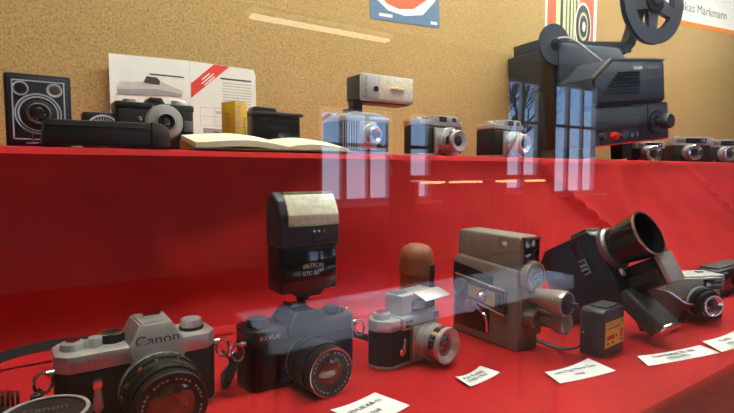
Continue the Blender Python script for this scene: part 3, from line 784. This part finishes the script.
for k in range(40):
    a = 2*PI*k/40; Mx = Matrix.Translation((.013, -.0791, bh*.5)) @ Matrix.Rotation(a, 4, 'Y')
    if k % 5: box(bm, .0258, 0, 0, .0018, .0004, .0024, M=Mx)
obj('rim_lettering', bm, 'grey_ink', t, False)
LT('self_timer', t, 'chrome', [(0, 0), (.005, 0), (.005, .004), (0, .005)], (-.040, -.025, .046), (0, -1, 0), 20)
obj('timer_lever', prism(NB(), [(-.0425, .046), (-.0375, .046), (-.0355, .022), (-.040, .017), (-.0445, .022)], -.029, -.026, 'y', .0008), 'satin', t)
pts = smooth_path([(-.082, -.014, .046), (-.092, -.016, .034), (-.102, -.012, .018), (-.118, .0, .008), (-.16, .02, .008)])
obj('strap', ribbon(NB(), pts, .010, .002, (0, 1, .4)), 'strap', t)
pts = smooth_path([(-.16, .02, .012), (-.135, .055, .050), (-.085, .070, .060), (-.02, .075, .054), (.05, .07, .036), (.085, .06, .020)])
obj('strap', ribbon(NB(), pts, .010, .002, (0, .3, 1)), 'strap', t)
B('strap_slider', t, 'black', (-.0865, -.016, .038), (.010, .008, .012), .002)
pts = smooth_path([(.082, -.014, .046), (.088, -.010, .040), (.095, .0, .026), (.098, .01, .010)])
obj('strap', ribbon(NB(), pts, .008, .002, (0, 1, .4)), 'strap', t)
# strap end of another camera at the very left
t = thing('strap_clip', 'strap end with chrome buckle left of the silver reflex camera', 'strap', (-.010, .525, T))
obj('webbing', ribbon(NB(), smooth_path([(-.06, 0, .050), (-.02, -.002, .046), (.0, -.004, .034), (.008, -.006, .0135), (.012, -.01, .004), (.02, -.02, .003)]), .012, .003, (0, 1, .3)), 'strap', t)
B('buckle', t, 'chrome', (-.020, -.006, .053), (.022, .012, .003), .001)
B('buckle', t, 'chrome', (-.026, -.008, .038), (.016, .010, .003), .001)
bm = NB()
for k in range(4): box(bm, -.002+.0035*k, -.008, .049-k*.001, .0028, .014, .010, .001)
obj('slider', bm, 'black', t)

# spare lens standing upright with cap
t = thing('capped_lens', 'black spare lens standing upright with round lettered cap, bottom left corner', 'lens', (.014, .425, T))
LT('barrel', t, 'black', [(0, 0), (.027, 0), (.028, .002), (.028, .052), (.026, .056), (0, .056)], (0, 0, 0), (0, 0, 1), 48)
LT('grip_ring', t, 'black_metal', [(.0275, 0), (.0292, .001), (.0292, .016), (.0275, .017), (.0275, 0)], (0, 0, .018), (0, 0, 1), 60, (1, 2))
LT('lens_cap', t, 'black', [(0, 0), (.0295, 0), (.0305, .002), (.0305, .008), (.0290, .010), (.0262, .010), (.0258, .0092), (0, .0092)], (0, 0, .0562), (0, 0, 1), 56)
LT('cap_ring', t, 'silver', [(.0290, 0), (.0290, .0012), (.0265, .0012), (.0265, 0), (.0290, 0)], (0, 0, .0658), (0, 0, 1), 56)
text(t, 'lettering', 'Canon', .011, (.001, .008, .0657), 'grey_metal', (0, 0, -8))
text(t, 'lettering', '50 mm', .008, (.001, -.006, .0657), 'grey_metal', (0, 0, -8))

t, bh = slr('slr_camera', 'all-black single-lens reflex camera with the upright flash mounted on top', (.2725, .533, T), 0, .139, .050, .066, 'leather', 'black', .014, .050,
        [('lens_mount', 'grey_metal', .0290, .007), ('aperture_ring', 'black', .0300, .010, 1), ('focus_ring', 'black_metal', .0290, .022, 1), ('lens_rim', 'black', .0272, .014)], .0155, 'amber_glass')
text(t, 'lettering', 'REVUE', .007, (-.046, -.0258, .0585), 'white', sx=1.2)
knob(t, 'rewind_knob', 'black_metal', -.050, 0, .066, .012, .009); knob(t, 'speed_dial', 'black', .046, 0, .066, .010, .008); knob(t, 'shutter_button', 'chrome', .061, -.006, .066, .005, .006, False)
K('sync_socket', t, 'chrome', (-.028, -.025, .022), (-.028, -.030, .022), .0035, seg=16)
bm = NB()
for k in range(28):
    a = 2*PI*k/28; Mx = Matrix.Translation((0, -.0781, bh*.5)) @ Matrix.Rotation(a, 4, 'Y')
    if k % 7: box(bm, .0215, 0, 0, .0016, .0004, .0026, M=Mx)
obj('rim_lettering', bm, 'grey_ink', t, False)
LT('silver_ring', t, 'chrome', [(.0262, 0), (.0262, .0008), (.0252, .0008), (.0252, 0), (.0262, 0)], (0, -.0779, bh*.5), (0, -1, 0), 48)
pts = smooth_path([(-.081, -.013, .045), (-.086, -.016, .030), (-.092, -.012, .012), (-.084, .02, .008), (-.05, .05, .01), (.03, .06, .012), (.10, .04, .018), (.125, .0, .010)])
obj('strap', ribbon(NB(), pts, .009, .002, (0, .4, 1)), 'strap', t)

# flash on the hot shoe
t = thing('flashgun', 'upright black flashgun with yellowish window on the all-black camera', 'flash', (.2835, .5395, T+.0869), 0)
FW, FD = .076, .036
K('foot', t, 'black', (0, 0, .0), (0, 0, .006), .0085)
obj('foot_neck', prism(NB(), [(-.012, .005), (.018, .005), (.026, .014), (-.022, .014)], -.012, .012, 'y', .0015), 'black', t)
B('battery_housing', t, 'black', (0, 0, .040), (FW, FD, .056), .004, 3)
B('battery_cover', t, 'black_gloss', (0, -FD/2-.0006, .038), (FW-.006, .002, .048), .0008)
bm = NB(); pr = [(-FD/2-.004, .066), (FD/2, .066), (FD/2, .112), (FD/2-.006, .124), (FD/2-.016, .129), (-FD/2+.016, .128), (-FD/2+.004, .120), (-FD/2-.003, .104)]
prism(bm, pr, -FW/2-.001, FW/2+.001, 'x', .003, 3)
obj('flash_head', bm, 'flash_body', t)
bm = NB(); prism(bm, [(-FD/2-.006, .090), (-FD/2+.002, .090), (-FD/2+.014, .126), (-FD/2+.0075, .1255), (-FD/2-.0005, .114), (-FD/2-.0055, .103)], -FW/2+.009, FW/2-.001, 'x', .001)
obj('flash_window', bm, 'flash_lens', t)
bm = NB(); box(bm, .004, -FD/2-.0045, .0915, FW-.012, .004, .003); box(bm, .004, -FD/2+.014, .1275, FW-.010, .010, .003)
obj('gilt_trim', bm, 'gold', t, False)
B('control_strip', t, 'black_gloss', (.012, -FD/2-.0042, .0745), (.020, .003, .009), .0006)
for x, m in ((.006, 'white'), (.012, 'white'), (.019, 'red_knob')): LT('indicator', t, m, [(0, 0), (.0014, 0), (.0014, .001), (0, .0012)], (x-.002, -FD/2-.0042, .0835), (0, -1, 0), 12)
text(t, 'lettering', 'alfaTRON', .0075, (.004, -FD/2-.0018, .0425), 'white', sx=.9); text(t, 'lettering', 'GTC 30', .0065, (.000, -FD/2-.0018, .034), 'white')

# silver rangefinder
t = thing('rangefinder_camera', 'chrome rangefinder camera with top finder block in the centre of the table', 'camera', (.4065, .4985, T), 8, G_LOW)
w, d, h = .108, .040, .060
bm = NB(); prism(bm, [(-w/2, -d*.15), (-w/2+.012, -d/2), (w/2-.012, -d/2), (w/2, -d*.15), (w/2, d*.2), (w/2-.010, d/2), (-w/2+.010, d/2), (-w/2, d*.2)], .004, .046, 'z', .0015); obj('body', bm, 'leather', t)
bm = NB(); prism(bm, [(-w/2, -d*.15), (-w/2+.012, -d/2), (w/2-.012, -d/2), (w/2, -d*.15), (w/2, d*.2), (w/2-.010, d/2), (-w/2+.010, d/2), (-w/2, d*.2)], .046, h, 'z', .002); obj('top_plate', bm, 'satin', t)
bm = NB(); prism(bm, [(-w/2, -d*.15), (-w/2+.012, -d/2), (w/2-.012, -d/2), (w/2, -d*.15), (w/2, d*.2), (w/2-.010, d/2), (-w/2+.010, d/2), (-w/2, d*.2)], 0, .005, 'z', .0015); obj('base_plate', bm, 'satin', t)
B('finder_housing', t, 'satin', (-.002, -.006, .0535), (.050, .036, .016), .002)
B('finder_window', t, 'window_dark', (-.016, -.0245, .0535), (.012, .002, .008), .0006)
B('finder_window', t, 'window_dark', (.040, -.0205, .0535), (.010, .002, .008), .0006)
B('meter_block', t, 'satin', (.014, .000, .0725), (.066, .030, .027), .002)
B('meter_cells', t, 'window_dark', (.020, -.0154, .0705), (.044, .002, .014), .0005)
obj('meter_flap', prism(NB(), [(-.013, .0878), (-.013, .0863), (-.036, .080), (-.036, .0815), (-.016, .0878)], .002, .050, 'x', .0004), 'silver', t)
B('meter_dial', t, 'grey_metal', (-.008, .003, .0867), (.018, .016, .0018), .0006)
knob(t, 'winding_knob', 'silver', -.040, 0, .060, .0105, .007); knob(t, 'rewind_knob', 'silver', .046, 0, .060, .009, .012)
knob(t, 'knob_cap', 'chrome', -.040, 0, .067, .007, .002, False)
B('lens_board', t, 'satin', (.014, -.0225, .026), (.050, .008, .044), .002)
lens(t, .016, .027, -.026, [('shutter_housing', 'silver', .0235, .012), ('aperture_ring', 'satin', .0225, .006, 1), ('focus_ring', 'chrome', .0215, .010), ('lens_rim', 'silver', .0225, .006, 1)], .013, recess=.007)
LT('timer_pivot', t, 'chrome', [(0, 0), (.005, 0), (.005, .003), (0, .004)], (-.026, -.020, .020), (0, -1, 0), 18)
obj('timer_lever', prism(NB(), [(-.028, .018), (-.0235, .018), (-.0215, .036), (-.0245, .037)], -.0245, -.022, 'y', .0006), 'chrome', t)
# brown leather pouch
t = thing('leather_pouch', 'round-topped brown leather pouch standing behind the chrome rangefinder camera', 'pouch', (.4800, .560, T+.003), 10)
LT('body', t, 'brown_leather', [(0, 0), (.022, 0), (.0235, .003), (.0235, .089), (0, .089)], (0, 0, 0), (0, 0, 1), 36)
LT('lid', t, 'brown_leather', [(0, 0), (.025, 0), (.025, .020), (.0235, .031), (.019, .038), (.011, .042), (0, .0435)], (0, 0, .0895), (0, 0, 1), 36)
B('closing_strap', t, 'dark_brown', (.004, -.0250, .081), (.010, .003, .045), .001)

# cine camera
t = thing('cine_camera', 'taupe grey upright cine camera with lens turret and honeycomb light cell', 'camera', (.564, .488, T), 0, G_LOW)
w, d, h = .044, .120, .160
obj('body', prism(NB(), [(-.060, 0), (.060, .001), (.060, .108), (.050, .118), (-.060, .108)], -w/2, w/2, 'x', .003, 3), 'cine_grey', t)
obj('upper_housing', prism(NB(), [(-.060, .106), (.055, .116), (.055, .150), (.049, .155), (-.055, .153), (-.060, .149)], -w/2+.004, w/2, 'x', .003, 3), 'cine_grey', t)
obj('eyepiece', box(NB(), .004, .058, .134, .024, .010, .028, .004), 'black', t)
obj('side_leather', prism(NB(), [(-.018, .066), (.058, .064), (.058, .106), (-.018, .095)], -w/2-.0015, -w/2+.002, 'x', .0008), 'leather', t)
obj('side_leather', prism(NB(), [(-.012, .012), (.054, .012), (.054, .060), (-.012, .052)], -w/2-.0012, -w/2+.002, 'x', .0008), 'dark_brown', t)
obj('scale_plate', prism(NB(), [(-.044, .046), (.040, .060), (.048, .066), (.048, .090), (-.044, .080)], -w/2-.006, -w/2-.001, 'x', .001), 'dark_grey', t)
bm = NB(); tube(bm, [(-w/2-.0062, y, z) for y, z in [(-.044, .046), (.040, .060), (.048, .066), (.048, .090), (-.044, .080), (-.044, .046)]], .0013, 6); obj('plate_edge', bm, 'chrome', t)
obj('scale_window', prism(NB(), [(-.026, .054), (.024, .062), (.024, .078), (-.026, .074)], -w/2-.0068, -w/2-.006, 'x'), 'dark_yellow', t, False)
LT('footage_dial', t, 'black', [(0, 0), (.0115, 0), (.0115, .006), (.009, .009), (0, .009)], (-w/2-.006, .034, .073), (-1, 0, 0), 32)
LT('speed_knob', t, 'chrome', [(0, 0), (.0085, 0), (.0085, .004), (.005, .012), (0, .013)], (-w/2-.006, -.008, .067), (-1, 0, 0), 28)
B('slot', t, 'black', (-w/2-.0064, -.035, .064), (.002, .006, .022), .0005)
obj('winding_handle', tube(NB(), smooth_path([(-w/2-.004, .022, .050), (-w/2-.012, .010, .054), (-w/2-.016, -.012, .046), (-w/2-.016, -.020, .040), (-w/2-.014, -.021, .020)], 5), .0018, 8), 'chrome', t)
LT('winding_pivot', t, 'grey_metal', [(0, 0), (.010, 0), (.010, .004), (0, .005)], (-w/2-.001, .022, .046), (-1, 0, 0), 24)
B('viewfinder', t, 'window_dark', (.004, -.0604, .132), (.030, .004, .034), .001)
obj('viewfinder_frame', box(box(NB(), .004, -.060, .1505, .036, .006, .003), .004, -.060, .1135, .036, .006, .003), 'chrome', t, False)
LT('light_cell_rim', t, 'cine_trim', [(0, 0), (.020, 0), (.021, .004), (.020, .013), (.0175, .014), (.0165, .011), (0, .011)], (.002, -.057, .100), (0, -1, 0), 40)
bm = NB()
for a in range(-3, 4):
    for b_ in range(-3, 4):
        x, z = a*.0046+(b_ % 2)*.0023, b_*.0040
        if x*x+z*z < .015**2: lathe(bm, [(.0021, 0), (.0016, .0014), (0, .0019)], (.002+x, -.0681, .100+z), (0, -1, 0), 8)
obj('honeycomb_cell', bm, 'chrome', t)
B('turret_plate', t, 'cine_grey', (.003, -.0615, .052), (.043, .005, .068), .002)
LT('taking_lens', t, 'cine_trim', [(0, 0), (.012, 0), (.0125, .010), (.0160, .036), (.0168, .047), (.0156, .051), (.0135, .051), (.0125, .045), (0, .045)], (.006, -.064, .072), (0, -1, 0), 40)
LT('taking_lens_hood', t, 'black', [(0, 0), (.0135, 0), (.013, .006), (.006, .009), (0, .010)], (.006, -.1095, .072), (0, -1, 0), 32)
B('hood_tab', t, 'black', (.010, -.119, .072), (.006, .014, .006), .001)
LT('turret_lens', t, 'grey_metal', [(0, 0), (.0125, 0), (.0125, .014), (.0105, .016), (.009, .013), (0, .013)], (-.006, -.064, .046), (0, -1, 0), 32)
LT('turret_lens', t, 'cine_trim', [(0, 0), (.0105, 0), (.011, .030), (.0135, .034), (.0135, .046), (.011, .048), (.009, .043), (0, .043)], (.013, -.064, .044), (0, -1, 0), 32)
pts = smooth_path([(.020, -.055, .010), (.024, -.075, .006), (.030, -.10, .006), (.034, -.118, .016), (.030, -.122, .034)])
obj('wrist_strap', ribbon(NB(), pts, .006, .0018, (1, 0, .3)), 'strap', t)
bm = NB(); box(bm, -w/2+.003, -.034, .142, .001, .007, .005); obj('emblem', bm, 'white', t, False)

# film cassette
t = thing('film_cassette', 'small black box with yellow printed label in front of the tilted camera', 'box', (.6380, .3660, T), 4)
obj('case', prism(NB(), [(-.029, .001), (.029, .001), (.029, .058), (.024, .062), (-.024, .062), (-.029, .058)], -.016, .016, 'y', .003, 3), 'dark_grey', t)
B('lid', t, 'dark_grey', (.004, 0, .0625), (.036, .024, .003), .001)
obj('label_sticker', prism(NB(), [(-.024, .013), (.026, .013), (.026, .046), (-.024, .046)], -.0166, -.0158, 'y'), 'yellow_label', t, False)
bm = NB()
for k in range(5): box(bm, -.018+k*.0042, -.0168, .025, .0032, .0006, .0055)
for z in (.031, .025): box(bm, .019, -.0168, z-.001, .006, .0006, .005)
obj('label_print', bm, 'red_print', t, False)
bars('label_text', t, 'ink', [(-.019, .016, .037, .0012), (-.019, -.015, .0175, .003), (-.006, -.002, .0175, .003), (.004, .007, .025, .003), (.016, .021, .0175, .003), (.018, .022, .0425, .0015)], -.0166)

# tilted movie camera
t = thing('movie_camera', 'large black movie camera tilted upward with wide chrome-rimmed lens', 'camera', (.735, .472, T), rot=(R(-29), 0, 0), group=G_LOW)
obj('body', prism(NB(), [(0, .0), (-.112, .0), (-.112, .104), (-.104, .114), (-.02, .114), (0, .098)], -.026, .026, 'x', .004, 3), 'black', t)
B('top_rib', t, 'dark_grey', (0, -.085, .1145), (.040, .030, .010), .003)
B('side_cover', t, 'leather', (-.0262, -.046, .060), (.003, .062, .090), .002)
B('nameplate', t, 'black_gloss', (-.0268, -.078, .080), (.003, .018, .050), .001)
bm = NB()
for k in range(2): box(bm, -.0286, -.076, .062+.006*k, .0006, .010, .003)
box(bm, -.0286, -.078, .0553, .0006, .012, .0015); box(bm, -.0286, -.078, .076, .0006, .012, .0012); box(bm, -.0286, -.083, .066, .0006, .0015, .02)
obj('nameplate_print', bm, 'grey_ink', t, False)
LT('lens_collar', t, 'grey_metal', [(0, 0), (.030, 0), (.032, .003), (.032, .009), (.029, .012), (0, .012)], (0, -.111, .078), (0, -1, 0), 48)
LT('zoom_ring', t, 'black', [(0, 0), (.0275, 0), (.0285, .010), (0, .010)], (0, -.123, .078), (0, -1, 0), 60, (1, 2))
LT('lens_hood', t, 'black_gloss', [(0, 0), (.029, 0), (.0335, .038), (.0338, .040), (.031, .040), (.027, .012), (0, .009)], (0, -.133, .078), (0, -1, 0), 56)
LT('hood_rim', t, 'chrome', [(.0340, 0), (.0344, .001), (.0340, .003), (.0308, .003), (.0306, 0), (.0340, 0)], (0, -.1722, .078), (0, -1, 0), 56)
LT('lens_glass', t, 'lens_glass', [(.026, 0), (.02, .003), (.01, .005), (0, .0055)], (0, -.1435, .078), (0, -1, 0), 36)
B('front_housing', t, 'black', (.020, -.139, .026), (.040, .054, .040), .003)
B('front_plate', t, 'silver', (.020, -.169, .027), (.041, .008, .042), .002)
K('release_knob', t, 'chrome', (.028, -.168, .048), (.028, -.168, .056), .006)
B('blue_coated_window', t, 'chrome', (-.010, -.119, .040), (.010, .014, .014), .002)
B('side_bar', t, 'dark_grey', (-.004, -.140, .022), (.006, .045, .014), .002)
# hinged grip lying towards the table
bm = NB(); Mx = Matrix.Translation((0, -.108, .012)) @ Matrix.Rotation(R(66), 4, 'X')
box(bm, -.002, -.034, 0, .046, .068, .026, .004, 3, Mx); obj('grip', bm, 'dark_grey', t)
bm = NB(); box(bm, -.002, -.069, 0, .044, .005, .024, .002, 2, Mx); obj('grip_end', bm, 'chrome', t)

# opened leather case flap
def flap():
    t = thing('leather_case', 'dark brown opened leather case front with shiny edge beside the silver camera', 'case', (.800, .358, T), 0)
    edge = smooth_path([(-.060, .012, .074), (-.030, .006, .068), (.0, .0, .060), (.020, -.006, .048), (.034, -.010, .040), (.052, -.014, .036)], 3)
    base = smooth_path([(-.045, .016, .004), (-.030, .008, .003), (-.016, .0, .003), (-.006, -.004, .003), (.006, -.006, .004), (.018, -.010, .008)], 3)
    bm = NB(); rows = []
    for k in range(7):
        u = k/6; rows.append([bm.verts.new(b_.lerp(a_, u)+Vector((0, .010*math.sin(PI*u), 0))) for a_, b_ in zip(edge, base)])
    fs = []
    for A, B_ in zip(rows[:-1], rows[1:]):
        for j in range(len(A)-1): fs.append(bm.faces.new((A[j], A[j+1], B_[j+1], B_[j])))
    bmesh.ops.recalc_face_normals(bm, faces=fs)
    bmesh.ops.solidify(bm, geom=fs, thickness=.0025)
    fl = obj('flap', bm, 'dark_brown', t)
    obj('edge_band', tube(NB(), edge, .0018, 8), 'chrome', fl)
    return t
flap()

# silver camera at the right
t = thing('pocket_camera', 'silver-fronted camera with orange sticker at the right of the table', 'camera', (.893, .376, T), -25, G_LOW)
w, d, h = .112, .044, .074
B('body', t, 'black', (0, 0, .0265), (w, d, .050), .004, 3)
B('top_plate', t, 'silver_paint', (0, 0, .0620), (w, d, .024), .002)
fp = B('front_panel', t, 'silver_paint', (-.004, -d/2-.001, .055), (w*.88, .004, .032), .001)
B('orange_sticker', t, 'orange_dot', (-.036, .002, .0743), (.024, .018, .0008), .0003)
LT('counter_window', t, 'black', [(0, 0), (.005, 0), (.005, .001), (0, .001)], (-.012, .004, .0738), (0, 0, 1), 20)
B('shutter_button', t, 'black', (.032, .004, .0745), (.012, .007, .0025), .0008)
fw = B('finder_window', fp, 'window_dark', (.030, -d/2-.002, .060), (.034, .004, .017), .001)
LT('finder_lens', fp, 'chrome', [(0, 0), (.0035, 0), (.003, .001), (0, .0015)], (.022, -d/2-.004, .060), (0, -1, 0), 20)
lens(t, .006, .034, -d/2, [('lens_mount', 'grey_metal', .0255, .004), ('focus_ring', 'satin', .0245, .005), ('lens_barrel', 'black', .0240, .009, 1), ('front_ring', 'black_metal', .0205, .009), ('lens_rim', 'chrome', .0165, .006)], .0105, recess=.004)
# far right black camera
t = thing('compact_camera', 'low black camera at the right edge of the lower table', 'camera', (1.165, .418, T), 0, G_LOW)
B('body', t, 'black', (0, 0, .026), (.150, .044, .052), .006, 3)
B('top_cover', t, 'dark_grey', (0, .002, .0535), (.130, .034, .004), .0015)
B('front_panel', t, 'black_gloss', (-.01, -.0224, .030), (.110, .002, .034), .0008)
text(t, 'lettering', 'Revue', .012, (-.040, -.0226, .043), 'grey_ink')
lens(t, .02, .028, -.022, [('lens_barrel', 'black', .020, .012), ('lens_rim', 'black_metal', .017, .006)], .009)

# ------------------------------------------------------------------ label cards
def card(label, c, lines, curl=.004, size=.009, up=1):
    """c: corners in order left, front, right, back on the table (x,y)"""
    L_, F_, R_, K_ = [Vector((*p, 0)) for p in c]
    mid = (L_+F_+R_+K_)/4
    t = thing('label_card', label, 'card', (mid.x, mid.y, T+.0006), 0, 'white label cards on the table')
    bm = NB(); n = 8; top = []; 
    for i in range(n+1):
        u = i/n; A = F_.lerp(R_, u); Z = L_.lerp(K_, u); row = []
        for j in range(5):
            v = j/4; p = A.lerp(Z, v)-mid
            row.append(bm.verts.new((p.x, p.y, curl*(2*u-1)**2*(.4+.6*v)+.0002)))
        top.append(row)
    fs = []
    for A, B_ in zip(top[:-1], top[1:]):
        for j in range(4): fs.append(bm.faces.new((A[j], B_[j], B_[j+1], A[j+1])))
    bmesh.ops.recalc_face_normals(bm, faces=fs); bmesh.ops.solidify(bm, geom=fs, thickness=.0004)
    obj('card', bm, 'card', t)
    ang = math.degrees(math.atan2((R_-F_).y, (R_-F_).x)); nrm = (K_-R_).normalized(); h = ((K_-R_).length+(L_-F_).length)/2
    for k, s_ in enumerate(lines):
        off = nrm*(h*(.16-.34*k))
        text(t, 'lettering', s_, size, (off.x-.004*k, off.y, .0012+curl*.12), 'ink', (0, 0, ang), .0001)
card('white label card partly cut by the bottom picture edge', [(.252, .424), (.268, .378), (.325, .388), (.312, .431)], ['REVUE KB-10s', '1968'], .002, .0085)
card('small white label card in front of the grey cine camera', [(.411, .410), (.409, .385), (.467, .392), (.459, .416)], ['Pax Kodak', '1960-1967'], .0035, .0085)
card('white label card in front of the yellow-labelled black box', [(.508, .360), (.498, .333), (.585, .317), (.591, .356)], ['Kamera Typ Mono Zoom', '1958'], .003, .0078)
card('wide white label card in front of the tilted movie camera grip', [(.652, .326), (.633, .3025), (.756, .271), (.764, .298)], ['Foto Kodak SB 100', '1970-1971'], .002, .0095)
card('white label card nearest the right picture edge', [(.784, .303), (.7625, .271), (.855, .262), (.872, .296)], ['Kodak', '1970'], .002, .010)

# ------------------------------------------------------------------ sky, camera, exposure
w = bpy.data.worlds.new('sky'); bpy.context.scene.world = w; w.use_nodes = True; nt = w.node_tree
bg = nt.nodes['Background']; tc = nt.nodes.new('ShaderNodeTexCoord'); sp = nt.nodes.new('ShaderNodeSeparateXYZ'); rp = nt.nodes.new('ShaderNodeValToRGB')
nt.links.new(tc.outputs['Generated'], sp.inputs[0]); nt.links.new(sp.outputs['Z'], rp.inputs['Fac']); nt.links.new(rp.outputs['Color'], bg.inputs['Color'])
cr = rp.color_ramp
cr.elements[0].position = 0; cr.elements[0].color = (.55, .74, 1, 1)
cr.elements[1].position = .6; cr.elements[1].color = (.16, .40, .92, 1)
e = cr.elements.new(.12); e.color = (.26, .54, 1, 1)
bg.inputs['Strength'].default_value = 3.8
for i, (a, b_, z0, z1) in enumerate(wins):
    l = bpy.data.lights.new('window_portal', 'AREA'); l.shape = 'RECTANGLE'; l.size = b_-a; l.size_y = z1-z0; l.cycles.is_portal = True
    o = bpy.data.objects.new('window_portal', l); C.objects.link(o); o.location = ((a+b_)/2, WY+.12, (z0+z1)/2); o.rotation_euler = (R(90), 0, R(180)) if False else (R(-90), 0, R(180))

cam = bpy.data.cameras.new('camera'); cam.sensor_width = 36; cam.lens = 36*510/734; cam.clip_start = .01
co = bpy.data.objects.new('camera', cam); C.objects.link(co)
pitch = math.atan(35.5/510)
co.location = (0, 0, EYE); co.rotation_euler = (PI/2-pitch, 0, R(-35))
sc = bpy.context.scene; sc.camera = co
sc.view_settings.view_transform = 'Standard'; sc.view_settings.look = 'None'; sc.view_settings.gamma = 1; sc.view_settings.use_curve_mapping = False
sc.view_settings.exposure = 0.0
sc.cycles.max_bounces = 10; sc.cycles.transparent_max_bounces = 16
